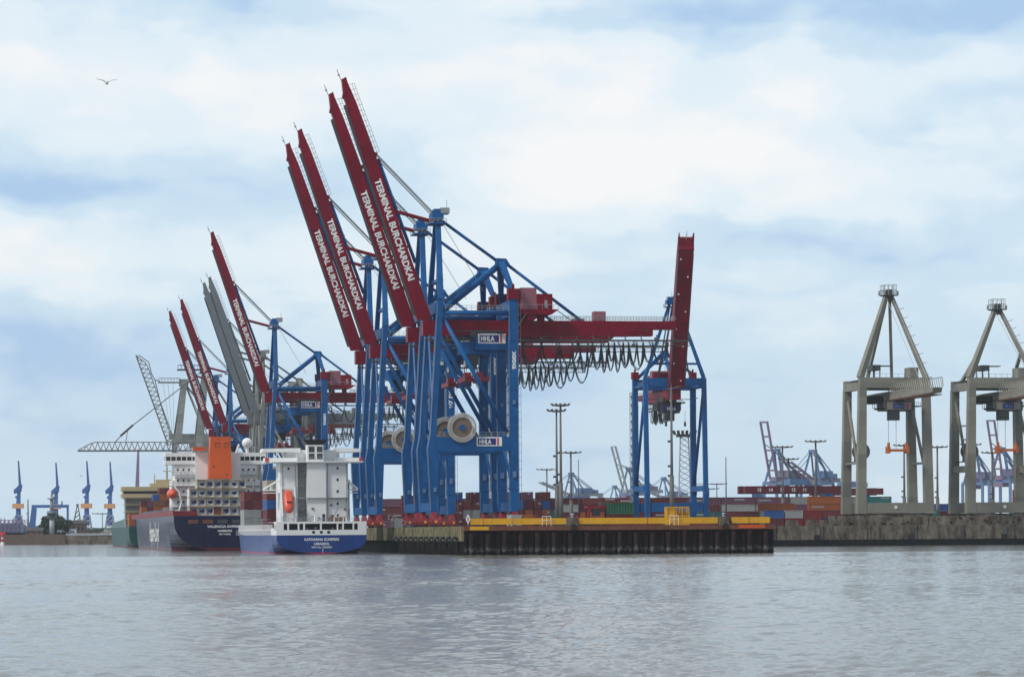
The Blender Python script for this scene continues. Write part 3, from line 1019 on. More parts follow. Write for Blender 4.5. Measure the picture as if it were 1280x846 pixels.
lettering('leg_number', '97 JX', M['letter'], c3, (20.6, -9.97, 33.0), (0, 0, 1), (-1, 0, 0), 0.95, 5.0, 0.05)

# grey pair with slate booms
g1 = make_quay_crane('grey quay crane with the right, nearer one of two slate grey booms', 'grey cranes with slate booms', text=False, body='grey', arm='slate', number=None, sign=False)
g1.location = quay(0, 453, RZ)
g1.rotation_euler = (0, 0, A)
g1.scale = (0.88,) * 3
dup(g1, 'grey quay crane with the left, farther one of two slate grey booms', quay(0, 481, RZ))

# the crane on the far quay whose boom points at us
f1 = make_quay_crane('blue crane seen head on at the basin, broad dark red boom upright with pale lamps', None, hs=11.2, boom_w=5.9, boom_tip=(-19.0, 105.5), apex=(3.0, 84.0),
                     text=False, portal_z=(13.2, 15.2), sill=(5.6, 8.9), number=None, seen_from_front=True)
f1.location = basin(3.2, -72.8, RZ)
f1.rotation_euler = (0, 0, A + R(90))
f1.scale = (0.875,) * 3


# ------------------------------------------------------------------ olive grey cranes on the far quay
def make_grey_crane(label, apex_z, tie, number_sign=True):
    G = M['olive']
    T = thing('gantry_crane', label, 'crane', group='olive grey cranes on the far quay')
    hw = 11.6
    for s in (-1, 1):
        for x in (0.0, 18.0):
            MB().beam((x, s * hw, 3.8), (x, s * (hw - 0.7), 45.2), 3.1, 2.6, 2.5, 2.4, side=(0, 1, 0)).build('leg', G, T)
            bg = MB().prism([(x - 0.9, 0.9), (x + 0.9, 0.9), (x + 0.9, 3.0), (x + 0.5, 3.8), (x - 0.5, 3.8), (x - 0.9, 3.0)], s * (hw - 4) - 5.0, s * (hw - 4) + 5.0)
            for k in range(7):
                yy = s * (hw - 4) - 4.4 + k * 1.45
                bg.tube((x - 0.4, yy, 0.5), (x + 0.4, yy, 0.5), 0.5, 10)
            bg.build('bogie', M['concrete'], T)
        MB().box(1.35, 16.7, s * (hw - 0.3) - 0.8, s * (hw - 0.3) + 0.8, 44.6, 47.2).build('side_beam', G, T)
        MB().tube((1.0, s * (hw - 0.1), 14.5), (17.2, s * (hw - 0.7), 41.5), 0.55, 8).build('brace', G, T, smooth=True)
        MB().box(1.4, 16.8, s * hw - 0.6, s * hw + 0.6, 17.4 if tie else 20.2, 19.6 if tie else 20.9).build('tie_beam', G, T)
        MB().beam((1.0, s * 11.3, 48.6), (5.5, s * 0.9, apex_z), 1.9, 1.9, 1.3, 1.3).build('mast_leg', G, T)
        MB().beam((17.6, s * (4.5 if not tie else 9.0), 47.4), (6.5, s * 0.6, apex_z - 0.6) if not tie else (3.0, s * 7.3, 57.2), 1.0, 1.0).build('mast_stay', G, T)
    for x, y0_, y1_ in ((0.0, -hw + 1.6, hw - 1.6), (18.0, -hw + 1.6, hw - 1.6)):
        MB().box(x - 1.1, x + 1.1, y0_, y1_, 4.0, 7.4).build('sill_beam', G, T)
    MB().box(-1.2, 1.3, -hw - 0.4, hw + 0.4, 45.25, 48.7).build('front_beam', G, T)
    MB().box(16.8, 19.2, -hw - 0.4, hw + 0.4, 45.25, 48.2).build('rear_beam', G, T)
    MB().disc_y(0, 5.9, -0.2, 0.0, 0.1, 0.55, 16).build('white_roundel', M['letter'], T).rotation_euler = (0, 0, R(-90))
    KIDS[T.name][-1].location = (-1.12, 0, 0)
    pf = MB().box(3.2, 8.6, -2.0, 2.0, apex_z, apex_z + 0.35).box(4.4, 7.2, -0.9, 0.9, apex_z - 1.5, apex_z + 2.0).box(5.0, 6.6, -3.2, 3.2, apex_z + 0.1, apex_z + 0.35)
    pf.build('mast_head', M['dkgrey'], T)
    rl = MB()
    for (x0, x1, y0_, y1_, z0, z1) in ((3.2, 8.6, -2.0, 2.0, apex_z + 0.35, apex_z + 3.6), (5.0, 6.6, -3.2, 3.2, apex_z + 0.35, apex_z + 1.6)):
        cs = [(x0, y0_), (x1, y0_), (x1, y1_), (x0, y1_)]
        for i in range(4):
            p_, q_ = cs[i], cs[(i + 1) % 4]
            for h in (0.5, 1.0):
                zz = z0 + (z1 - z0) * h
                rl.tube((*p_, zz), (*q_, zz), 0.09, 4)
            for u in (0, 0.33, 0.66):
                pp = (p_[0] + (q_[0] - p_[0]) * u, p_[1] + (q_[1] - p_[1]) * u)
                rl.tube((*pp, z0), (*pp, z1), 0.09, 4)
    rl.build('head_railing', M['rail'], T)
    # ladder hoops along the right mast leg
    hp = MB()
    for k in range(7):
        u = 0.18 + k * 0.11
        c = Vector((1.0, -11.3, 48.6)).lerp(Vector((5.5, -0.9, apex_z)), u)
        hp.path([c + Vector((-0.3, -0.8, 0.0)), c + Vector((-0.5, -1.8, 0.15)), c + Vector((-0.5, -2.3, 0.6))], 0.09, 4)
    hp.build('ladder_hoops', M['rail'], T)
    # boom lying out over the water, lattice walkway on top
    bm = MB().prism([(-48, 43.3), (-47, 41.7), (17, 41.3), (34, 41.3), (34, 44.0), (-20, 44.2)], -1.5, 1.5).build('boom', G, T)
    lt = MB()
    n = 22
    for s in (-1.7, 1.7):
        lt.tube((-47, s, 46.6), (2, s, 46.6), 0.14, 5)
        lt.tube((-48, s, 43.6), (-47, s, 46.6), 0.14, 5)
        for k in range(n):
            x0, x1 = -47 + k * 49 / n, -47 + (k + 1) * 49 / n
            lt.tube((x0, s, 43.4), (x1, s, 46.6), 0.12, 4)
    lt.build('boom_lattice', M['olive'], bm)
    MB().box(-46, 30, -2.0, 2.0, 41.0, 41.28).build('trolley_track', M['rust'], bm)
    for s in (-1, 1):
        MB().tube((5.2, s * 1.0, apex_z - 0.4), (-36, s * 1.4, 44.2), 0.11, 4).build('forestay', M['rail'], T)
    MB().box(3, 9, -9.3, -6.3, 48.75, 52.2).build('winch_house', G, T)
    wh = MB().box(2.5, 9.5, 3.8, 6.4, 51.2, 53.0)
    for (x, y) in ((2.8, 4.0), (9.2, 4.0), (2.8, 6.2), (9.2, 6.2)):
        wh.tube((x, y, 48.3), (x, y, 51.2), 0.2, 5)
    wh.box(4, 7, -0.6, 3.8, 52.6, 52.9)
    wh.build('machinery_frame', M['dkgrey'], T)
    dk = MB().box(0.2, 16.0, -hw + 1, hw - 1, 47.9, 48.2)
    dk.build('top_deck', M['dkgrey'], T)
    rr = MB()
    for k in range(12):
        y = -hw + 0.2 + k * 2.05
        rr.tube((-1.1, y, 48.7), (-1.1, y, 49.9), 0.06, 4)
    rr.tube((-1.1, -hw, 49.9), (-1.1, hw, 49.9), 0.06, 4)
    rr.build('deck_railing', M['rail'], T)
    tr = MB().box(-6.0, 3.5, -4.8, 4.8, 37.6, 40.6).box(-5.0, 2.5, -3.6, 3.6, 40.6, 41.0).build('trolley', M['dkgrey'], T)
    mc = MB().box(-3.5, 3.0, 5.0, 8.8, 40.2, 42.6).box(-2.5, 2.0, -8.6, -5.0, 39.0, 39.3).box(-5.5, -4.0, 4.81, 8.0, 37.8, 38.4)
    for k in range(6):
        mc.tube((-3.6, 4.9 + k * 0.7, 38.4), (-3.6, 4.9 + k * 0.7, 40.3), 0.09, 4)
        mc.tube((-2.0, -8.4 + k * 0.68, 39.3), (-2.0, -8.4 + k * 0.68, 40.4), 0.06, 4)
    mc.tube((-2.0, -8.4, 40.4), (-2.0, -4.7, 40.4), 0.06, 4).tube((-3.6, 4.81, 38.3), (-3.6, 8.5, 38.3), 0.1, 4).tube((-0.5, 9.0, 41.5), (-0.5, 4.0, 41.5), 1.0, 10)
    mc.tube((-0.2, -5.2, 39.15), (-0.2, -4.6, 39.15), 0.3, 5)
    mc.box(-2.2, -1.8, -5.0, 5.1, 40.3, 40.5)
    mc.build('trolley_machinery', M['timber'], tr)
    sg = MB().box(-6.15, -6.003, -4.0, 4.2, 37.9, 40.3).build('sign_board', M['olive'], tr)
    MB().box(-6.2, -6.152, -1.7, 2.2, 38.2, 40.1).build('sign_panel', M['navy'], sg)
    if not tie:
        MB().box(-6.2, -6.152, -3.1, -2.3, 38.2, 40.1).build('sign_stripe', M['signred'], sg)
    lettering('sign_lettering', 'HHLA', M['paleblue'], sg, (-6.22, 1.6, 38.6), (0, -1, 0), (0, 0, 1), 1.1, 3.0, 0.03)
    MB().box(-5.6, -2.2, -0.2, 3.2, 34.4, 37.6).build('operator_cab', M['glass'], T)
    KIDS[T.name][-1].data.materials[0] = M['glass']
    sz = 24.2
    sp = MB()
    sp.box(-4.6, -2.0, -3.0, 3.0, sz, sz + 0.8)
    for s in (-1, 1):
        sp.box(-4.8, -1.8, s * 3.2 - 0.45, s * 3.2 + 0.45, sz - 0.6, sz + 1.6)
        sp.box(-4.0, -2.6, s * 3.0 - 0.3, s * 3.0 + 0.3, sz + 1.6, sz + 2.9)
    spo = sp.build('spreader', M['spreader'], T)
    for y in (-3.0, 0.4, 3.0):
        MB().tube((-3.3, y, sz + 0.8), (-3.3, y, 37.6), 0.08, 4).build('lifting_rope', M['rail'], spo)
    MB().disc_y(0, 0, -0.5, 0.5, 0.5, 3.0, 28).build('cable_reel', M['dkgrey'], T).location = (8.5, 9.0, 24.5)
    KIDS[T.name][-1].rotation_euler = (0, 0, R(70))
    MB().box(6, 17, 9.0, 11.3, 20.95, 21.2).box(7, 10, 9.4, 11.0, 21.2, 24.0).build('reel_platform', M['dkgrey'], T)
    return T


h1 = make_grey_crane('olive grey crane on the far quay with blue and red trolley sign, its mast taller', 76.0, False)
h1.location = basin(3.0, 1.0, RZ)
h1.rotation_euler = (0, 0, A + R(90))
h2 = make_grey_crane('olive grey crane at the right edge with cross beams between its legs', 71.5, True)
h2.location = basin(3.0, 38.5, RZ)
h2.rotation_euler = (0, 0, A + R(90))


# ------------------------------------------------------------------ lattice boom cranes behind the ships
def lattice(mb, p, q, w, h, n, r, side=(0, 1, 0), taper=1.0):
    """Three-chord lattice from p to q."""
    p, q = Vector(p), Vector(q)
    d = (q - p).normalized()
    s = Vector(side)
    u = s.cross(d).normalized()
    if u.z < 0 or (abs(u.z) < 0.3 and u.x < 0):
        u = -u

    def pt(t_, k):
        f = min(1.0, 1.0 if t_ < taper else max(0.05, (1 - t_) / (1 - taper + 1e-6)))
        c = p.lerp(q, t_)
        return c + (s * (w / 2) if k == 0 else -s * (w / 2) if k == 1 else u * h * f)
    for k in range(3):
        mb.path([pt(i / n, k) for i in range(n + 1)], r * (1.6 if k < 2 else 1.3), 5)
    for i in range(n):
        a, b_, m_ = i / n, (i + 1) / n, (i + 0.5) / n
        for k in (0, 1):
            mb.tube(pt(a, k), pt(m_, 2), r, 4)
            mb.tube(pt(m_, 2), pt(b_, k), r, 4)
        mb.tube(pt(a, 0), pt(a, 1), r, 4)
    return mb


def make_lattice_crane(label, raised):
    G = M['grey']
    T = thing('lattice_crane', label, 'crane', group='grey lattice boom cranes behind the ships')
    top_z = 46.0 if raised else 38.0
    for s in (-1, 1):
        y = s * 9.0
        for x in (0.0, 18.0):
            MB().beam((x, y, 3.0), (x, y, top_z), 2.0, 2.0, side=(0, 1, 0)).build('leg', G, T)
            MB().box(x - 0.8, x + 0.8, y - 4, y + 4, 0.2, 3.0).build('bogie', M['dkgrey'], T)
        MB().box(1, 17, y - 0.8, y + 0.8, 18, 20.4).build('portal_beam', G, T)
        MB().beam((1.0, y, top_z), (5.0, s * 2.0, 78), 2.3, 3.4, 1.7, 2.8, side=(0, 1, 0)).build('mast_leg', G, T)
        MB().tube((5.2, s * 2.2, 77.5), (27, s * 1.5, top_z + 4), 0.35, 6).build('backstay', G, T)
        MB().tube((5.4, s * 1.2, 77.5), (18, s * 9, top_z + 0.5), 0.35, 6).build('back_strut', G, T)
    MB().box(-1, 19, -9.8, 9.8, top_z, top_z + 2.0).build('top_frame', G, T)
    MB().box(-3, 40, -2, 2, top_z + 2.05, top_z + 5.0).build('girder', G, T)
    hd = MB().box(-8.5, 7.5, -2.6, 2.6, 77.6, 78.2).box(2.5, 7.0, -2.4, 2.4, 76.0, 79.6).box(-8, 3, -2.3, 2.3, 80.0, 80.15)
    for k in range(8):
        hd.tube((-8.4 + k * 1.6, -2.5, 78.2), (-8.4 + k * 1.6, -2.5, 80.1), 0.1, 4)
    hd.build('mast_head', M['dkgrey'] if not raised else M['grey'], T)
    if raised:
        bm = lattice(MB(), (-3.5, 0, 45.0), (-20.0, 0, 92.0), 2.6, 3.8, 20, 0.2, taper=0.88).build('boom', G, T)
        MB().path([(-18.6, 0, 92.3), (-13.4, 0, 88.5), (-12.0, 0, 82.5), (-10.4, 0, 79.5), (-7.5, 0, 78.4)], 0.3, 6).build('folded_stay', G, bm)
        MB().path([(-10.2, 0.8, 79.4), (-6.5, 0.8, 64), (-2.0, 0.8, 50.0)], 0.25, 6).build('folded_stay', G, bm)
        for k in range(3):
            MB().tube((-6 + k * 2.6, 0.5, 77.6), (-2 + k * 0.8, 0.5, 50), 0.07, 4).build('rope', M['dkgrey'], T)
    else:
        bm = lattice(MB(), (-2.0, 0, 39.0), (-56.5, 0, 39.0), 2.4, 4.0, 20, 0.19, taper=0.87).build('boom', G, T)
        MB().box(-56.5, -2, -1.4, 1.4, 38.5, 38.9).build('trolley_rail', M['dkgrey'], bm)
        MB().path([(4, 0, 77.8), (-31.0, 0, 50.4), (-35.5, 0, 46.4), (-38.5, 0, 43.2)], 0.22, 6).build('forestay', M['dkgrey'], T)
        MB().beam((-30.0, 0, 51.2), (-36.0, 0, 46.0), 0.9, 1.0).tube((-32.5, 0, 49.0), (-33.5, 0, 43.0), 0.15, 4).build('stay_block', M['dkgrey'], T)
    return T


m2 = make_lattice_crane('grey lattice crane whose lattice boom lies level out to the far left', False)
m2.location = quay(0, 772, RZ)
m2.rotation_euler = (0, 0, A)
m1 = make_lattice_crane('grey lattice crane with its raised lattice boom at the left of the port', True)
m1.location = quay(-1.0, 903, RZ)
m1.rotation_euler = (0, 0, A)

# ------------------------------------------------------------------ ships
def hull_paint(name, top, foot, zline, rough=0.4, coat=0.15):
    m = mat(name, top, rough, 0.22, 0.5, tuple(c * 0.45 + 0.035 for c in top), scale=0.12, coat=coat, spec=0.22, panel=4.3, sscale=(0.5, 0.25, 0.07))
    nt = m.node_tree
    b = nt.nodes['Principled BSDF']
    src = b.inputs['Base Color'].links[0].from_socket
    tcn = nt.nodes.new('ShaderNodeTexCoord')
    s = nt.nodes.new('ShaderNodeSeparateXYZ')
    nt.links.new(tcn.outputs['Object'], s.inputs[0])
    lt = nt.nodes.new('ShaderNodeMath')
    lt.operation = 'LESS_THAN'
    nt.links.new(s.outputs['Z'], lt.inputs[0])
    lt.inputs[1].default_value = zline
    mx = nt.nodes.new('ShaderNodeMix')
    mx.data_type = 'RGBA'
    nt.links.new(lt.outputs[0], mx.inputs[0])
    nt.links.new(src, mx.inputs[6])
    mx.inputs[7].default_value = (*foot, 1)
    nt.links.new(mx.outputs[2], b.inputs['Base Color'])
    return m


def make_hull(parent, L, B, zd, m, stern, flare=1.0, zbow=None):
    """stern: (z, half breadth) pairs of the transom. Lofted stem to stern."""
    zs = [z for z, _ in stern]
    hb0 = [h for _, h in stern]
    half = B / 2
    st = [0, 0.015, 0.04, 0.08, 0.14, 0.3, 0.6, 0.72, 0.82, 0.90, 0.95, 0.985, 1.0]
    vs, rings = [], []
    for s in st:
        y = s * L
        ring = []
        for i, z in enumerate(zs):
            u = min(1.0, s / 0.10)
            u = u * u * (3 - 2 * u)
            h = hb0[i] * (1 - u) + (half if z > -0.5 else half * 0.97) * u
            if s > 0.62:
                w_ = (s - 0.62) / 0.38
                f = (z + 2) / (zd + 2)
                h *= (1 - w_ ** (1.7 + 1.3 * f)) ** (0.9 - 0.25 * f)
            lift = 0.0
            if zbow and s > 0.7:
                lift = (zbow - zd) * ((s - 0.7) / 0.3) ** 1.2 * max(0, (z / zd))
            ring.append((max(h, 0.05), y + (0.02 * L * (z / zd) if s > 0.97 else 0), z + lift))
        rings.append(ring)
    n = len(zs)
    mb = MB()
    vv, ff = [], []
    for ring in rings:
        vv += [(-x, y, z) for x, y, z in ring] + [(x, y, z) for x, y, z in ring]
    for j in range(len(st) - 1):
        a, b = j * 2 * n, (j + 1) * 2 * n
        for i in range(n - 1):
            ff.append((a + i, a + i + 1, b + i + 1, b + i))
            ff.append((a + n + i, b + n + i, b + n + i + 1, a + n + i + 1))
        ff.append((a + n - 1, a + 2 * n - 1, b + 2 * n - 1, b + n - 1))      # deck
    ff.append(tuple([i for i in range(n - 1, -1, -1)] + [n + i for i in range(n)]))   # transom
    mb.add(vv, ff)
    return mb.build('hull', m, parent)


CH = {'brick': (0.17, 0.028, 0.028), 'maroon': (0.12, 0.012, 0.022), 'bright red': (0.22, 0.008, 0.014), 'orange': (0.36, 0.095, 0.02), 'rust brown': (0.22, 0.08, 0.04), 'blue': (0.02, 0.09, 0.30),
      'teal green': (0.02, 0.16, 0.15), 'dark green': (0.015, 0.11, 0.06), 'grey': (0.33, 0.34, 0.33), 'beige': (0.42, 0.37, 0.28), 'violet brown': (0.16, 0.06, 0.10), 'navy': (0.015, 0.025, 0.12)}
box_mats = {k: mat('container_' + k.replace(' ', '_'), c, 0.5, 0.14, 0.3, tuple(x * 0.5 + 0.02 for x in c), scale=0.6) for k, c in CH.items()}
BOX_MESH = {}


def dn(c):
    return 'brick red' if c == 'brick' else c



def container_mesh(colour, ln=12.19):
    key = (colour, ln)
    if key in BOX_MESH:
        return BOX_MESH[key]
    mb = MB()
    h, w = 2.57, 1.2
    x0, x1 = -ln / 2, ln / 2
    # corrugated sides
    pts = []
    n = int(ln / 0.62)
    for k in range(n):
        a = x0 + 0.15 + k * (ln - 0.3) / n
        s = (ln - 0.3) / n
        pts += [(a, 0.05), (a + 0.35 * s, 0.05), (a + 0.5 * s, 0.0), (a + 0.85 * s, 0.0)]
    pts.append((x1 - 0.15, 0.05))
    m = len(pts)
    for sg in (-1, 1):
        vs = [(p[0], sg * (w - p[1]), 0.14) for p in pts] + [(p[0], sg * (w - p[1]), h - 0.10) for p in pts]
        mb.add(vs, [(i, i + 1, i + 1 + m, i + m) for i in range(m - 1)])
        for z0, z1 in ((0.0, 0.16), (h - 0.12, h)):
            mb.box(x0, x1, sg * w - 0.06, sg * w + 0.01, z0, z1)
    for sx in (x0, x1 - 0.16):
        for sy in (-w, w - 0.16):
            mb.box(sx, sx + 0.16, sy, sy + 0.16, 0, h + 0.01)
    mb.box(x0 + 0.05, x1 - 0.05, -w + 0.05, w - 0.05, 0.1, h - 0.05)
    for sx, e in ((x0, -0.005), (x1, 0.005)):       # door bars
        for y in (-0.75, -0.3, 0.3, 0.75):
            mb.box(min(sx, sx + e) - 0.02, max(sx, sx + e) + 0.02, y - 0.04, y + 0.04, 0.15, h - 0.15)
    o = mb.build('tmp', box_mats[colour])
    me = o.data
    me.name = 'shipping_container'
    bpy.data.objects.remove(o)
    BOX_MESH[key] = me
    return me


def put_box(colour, loc, rz, label, group, ln=12.19):
    o = bpy.data.objects.new('shipping_container', container_mesh(colour, ln))
    COL.objects.link(o)
    o.location = loc
    o.rotation_euler = (0, 0, rz)
    return tag(o, label, 'container', group)


ORD = ['first', 'second', 'third', 'fourth', 'fifth', 'sixth', 'seventh', 'eighth', 'ninth', 'tenth', 'eleventh', 'twelfth', 'thirteenth', 'fourteenth', 'fifteenth', 'sixteenth', 'seventeenth', 'eighteenth']
TIER = ['bottom tier', 'second tier', 'third tier', 'fourth tier', 'fifth tier', 'sixth tier']


def shiploc(root, x, y, z):
    return root.location + RD * x + QD * y + Vector((0, 0, z))


def windows(parent, y, xs, z0, z1, m, name='window', d=0.03):
    for x0, x1 in xs:
        MB().box(x0, x1, y - d, y - 0.003, z0, z1).build(name, m, parent)


# ---- white feeder ship
W = M['white']
ka = thing('feeder_ship', 'blue hulled feeder ship with white stern house, named on its transom', 'ship', (-48.8, 827, 0), A)
hp = hull_paint('royal_blue_hull', (0.012, 0.05, 0.23), (0.33, 0.01, 0.05), 0.32)
hull = make_hull(ka, 151, 23.4, 4.75, hp, [(-1.5, 0.3), (-0.1, 1.0), (0.15, 3.4), (0.5, 6.2), (1.0, 8.4), (1.6, 10.0), (2.4, 11.1), (3.4, 11.5), (4.75, 11.6)], zbow=11)
lettering('stern_lettering', 'KATHARINA SCHEPERS', M['letter'], hull, (0, -0.03, 3.35), (1, 0, 0), (0, 0, 1), 0.62, 8.9, 0.03, 'CENTER')
lettering('stern_lettering', 'LIMASSOL', M['letter'], hull, (0, -0.03, 2.25), (1, 0, 0), (0, 0, 1), 0.58, 4.0, 0.03, 'CENTER')
lettering('stern_lettering', 'IMO No. 9500000', M['letter'], hull, (0, -0.03, 1.45), (1, 0, 0), (0, 0, 1), 0.42, 5.2, 0.02, 'CENTER')
for k in range(4):
    MB().box(0.15, 0.35, -0.03, -0.002, 0.35 + k * 0.25, 0.5 + k * 0.25).build('draught_mark', M['letter'], hull)
scr = MB().box(-11.6, 11.6, 0.0, 0.18, 4.76, 6.1).box(-11.6, 11.6, 0.0, 0.18, 7.7, 8.25)
ops = [(-9.75, -8.84), (-8.37, -6.15), (-5.7, -4.74), (-4.27, -0.41), (0.04, 3.9), (4.3, 5.33), (5.74, 8.0), (8.4, 9.33)]
edges = [-11.6] + [e for o in ops for e in o] + [11.6]
for i in range(0, len(edges), 2):
    scr.box(edges[i], edges[i + 1], 0.0, 0.18, 6.1, 7.7)
scr.box(-11.6, -11.42, 0.18, 7, 4.76, 6.0).box(-11.6, -11.42, 0.18, 7, 7.6, 8.25).box(11.42, 11.6, 0.18, 24, 4.76, 8.25)
for yy in (2, 4.2, 6.4):
    scr.box(-11.6, -11.42, yy, yy + 0.5, 6.0, 7.6)
scr.box(-11.6, -11.42, 7, 15, 4.76, 6.6)
scr = scr.build('stern_screen', W, ka)
MB().box(-11.4, 11.4, 3.2, 3.5, 4.77, 8.0).build('mooring_bulkhead', M['dkgrey'], ka)
MB().box(-11.55, 11.55, 0.19, 24, 8.02, 8.2).build('poop_deck', M['rail'], ka)
for x in (-2.1, -0.1, 1.8):
    MB().ball((x, 0.0, 5.5), 0.45, 0.12, 0.38).build('fairlead', M['black'], scr)
for k in range(6):
    MB().box(-6 + k * 2.2, -5.5 + k * 2.2, 1.4, 2.4, 4.8, 6.3 + 0.3 * (k % 3)).build('mooring_winch', M['rail'], ka)
# house
hs_ = MB().box(-9.85, -5.3, 7.5, 18, 8.21, 23.5).box(-3.0, 1.9, 6.2, 18, 8.21, 23.5).box(1.91, 7.75, 6.9, 18, 8.21, 23.5).box(-5.3, -3.0, 11, 18, 8.21, 23.5)
house = hs_.build('deck_house', W, ka)
MB().box(-9.9, 7.9, 5.6, 6.15, 14.2, 14.42).box(1.95, 7.9, 5.6, 6.85, 14.2, 14.42).build('deck_ledge', M['rail'], house)
sts = MB()
for k in range(5):
    z = 8.4 + k * 3.0
    sts.beam((-5.1, 9.2, z), (-3.2, 9.2, z + 3.0), 1.0, 0.2)
    sts.box(-5.25, -3.05, 8.4, 10.5, z + 2.9, z + 3.02)
    sts.tube((-5.2, 8.4, z + 3.9), (-3.05, 8.4, z + 3.9), 0.06, 4).tube((-5.2, 8.4, z + 3.0), (-5.2, 8.4, z + 3.9), 0.06, 4)
sts.build('outside_stairs', M['rail'], house)
for x, z in ((5.0, 22.0), (5.0, 19.0), (5.0, 16.0), (5.0, 12.8), (5.0, 9.8)):
    MB().box(x - 0.26, x + 0.26, 6.84, 6.896, z - 0.3, z + 0.35).build('porthole', M['glass'], house)
MB().box(-7.9, -7.4, 7.44, 7.496, 21.6, 22.3).build('porthole', M['glass'], house)
MB().box(0.9, 1.6, 6.14, 6.196, 8.3, 10.2).build('door', M['glass'], house)
pi = MB()
for x in (-9.3, -5.9, 2.4, 7.3):
    pi.tube((x, 6.75 if x > 0 else 7.35, 8.3), (x, 6.75 if x > 0 else 7.35, 23.2), 0.09, 5)
pi.tube((-9.3, 7.35, 22.8), (-5.9, 7.35, 22.8), 0.06, 4).tube((2.4, 6.75, 22.8), (7.3, 6.75, 22.8), 0.06, 4).tube((-5.9, 7.35, 22.8), (2.4, 6.75, 22.8), 0.04, 4)
pi.build('drain_pipes', M['rail'], house)
for x, z in ((-1.9, 9.2), (-0.4, 9.0), (-1.9, 11.4), (3.3, 9.6), (6.6, 11.2), (3.0, 12.3)):
    yb = 6.19 if x < 1.9 else 6.89
    MB().box(x, x + 0.55, yb - 0.25, yb, z, z + 0.4).build('deck_light', M['dkgrey'], house)
MB().box(2.4, 6.9, 4.6, 5.6, 8.21, 9.2).box(2.6, 3.4, 3.9, 4.5, 8.21, 9.6).box(5.2, 6.4, 4.0, 4.5, 8.21, 9.4).build('deck_locker', M['rust'], ka)
MB().beam((3.6, 5.8, 9.0), (5.0, 5.8, 11.9), 0.18, 0.18).tube((3.6, 5.8, 8.2), (3.6, 5.8, 9.4), 0.2, 6).build('stores_crane', M['rail'], ka)
dk = MB().box(-12.2, 11.6, 5.4, 18.5, 23.51, 23.8)
dk.box(-13.6, -12.0, 12, 17, 23.51, 23.8).box(11.6, 12.1, 12, 17, 23.51, 23.8)
dk.build('bridge_deck', W, ka)
br = MB().box(-7.6, 6.2, 12.5, 18, 23.81, 26.3)
br.box(-12.8, -5.0, 11.2, 11.4, 23.81, 24.85).box(4.6, 11.6, 11.2, 11.4, 23.81, 24.85).box(-13.4, -12.8, 11.2, 16, 23.81, 24.85).box(11.5, 12.0, 11.2, 16, 23.81, 24.85)
for x in (-12.7, -10.4, -8.6, -5.2, 4.8, 7.3, 9.4, 11.4):
    br.box(x - 0.12, x + 0.12, 11.25, 11.4, 24.85, 26.3)
br.build('bridge', W, ka)
rf = MB().prism([(-14.1, 26.3), (-4.2, 26.3), (-4.2, 27.35), (-13.9, 27.2)], 10.6, 18.2).prism([(4.7, 26.3), (11.6, 26.3), (11.4, 27.2), (4.7, 27.35)], 10.6, 18.2).box(-4.2, 4.7, 13, 18.2, 26.31, 26.9)
rf.build('wing_roof', W, ka)
for x in (-13.3, 11.2):
    MB().box(x, x + 0.9, 11.1, 11.198, 23.9, 24.8).build('red_panel', M['signred'], ka)
fu = MB().box(-2.7, 1.5, 8.0, 12.0, 23.81, 28.1).build('funnel_casing', W, ka)
for x in (-2.3, -0.2):
    for z in (24.4, 26.2):
        MB().box(x, x + 1.45, 7.93, 7.998, z, z + 1.45).build('louvre', M['dkgrey'], fu)
ft = MB().add([(-2.6, 8.1, 28.11), (1.4, 8.1, 28.11), (1.4, 11.9, 28.11), (-2.6, 11.9, 28.11), (-3.8, 7.4, 29.4), (2.6, 7.4, 29.4), (2.6, 12.6, 29.4), (-3.8, 12.6, 29.4)],
              [(0, 3, 2, 1), (4, 5, 6, 7), (0, 1, 5, 4), (1, 2, 6, 5), (2, 3, 7, 6), (3, 0, 4, 7)])
ft.tube((-1.6, 10, 29.4), (-1.6, 10, 31.2), 0.35, 8).tube((0.2, 10, 29.4), (0.2, 10, 30.6), 0.3, 8)
ft.build('funnel_top', M['black'], fu)
rm = MB().tube((-0.6, 15, 26.9), (-0.6, 15, 34.0), 0.22, 6, 0.1).tube((-5.0, 15, 30.3), (-0.6, 15, 30.3), 0.2, 5)
rm.box(-2.0, 0.8, 14.6, 15.4, 30.6, 30.8)
rm.build('radar_mast', M['dkgrey'], ka)
rl = MB()
for z in (8.75, 9.25):
    rl.tube((-11.4, 0.3, z), (11.4, 0.3, z), 0.05, 4)
for k in range(16):
    rl.tube((-11.4 + k * 1.52, 0.3, 8.2), (-11.4 + k * 1.52, 0.3, 9.25), 0.05, 4)
rl.build('stern_railing', M['rail'], ka)
rl = MB()
for z in (24.3, 24.8):
    rl.tube((-5.0, 5.5, z), (4.6, 5.5, z), 0.05, 4)
for k in range(8):
    rl.tube((-5.0 + k * 1.37, 5.5, 23.8), (-5.0 + k * 1.37, 5.5, 24.8), 0.05, 4)
rl.build('bridge_railing', M['rail'], ka)
for s, x in ((-1, -9.9), (1, 7.8)):
    w_ = MB()
    xo = x + s * (4.0 if s < 0 else 2.6)
    for y in (8, 12):
        w_.tube((x, y, 19.0), (xo, y, 16.7), 0.16, 5).tube((x, y, 16.4), (xo, y, 16.4), 0.16, 5).tube((x + (xo - x) * 0.5, y, 17.8), (x + (xo - x) * 0.5, y, 16.4), 0.12, 4)
    w_.box(min(x, xo), max(x, xo), 8, 12, 15.6, 15.8)
    w_.build('side_platform', W, ka)
dv = MB()
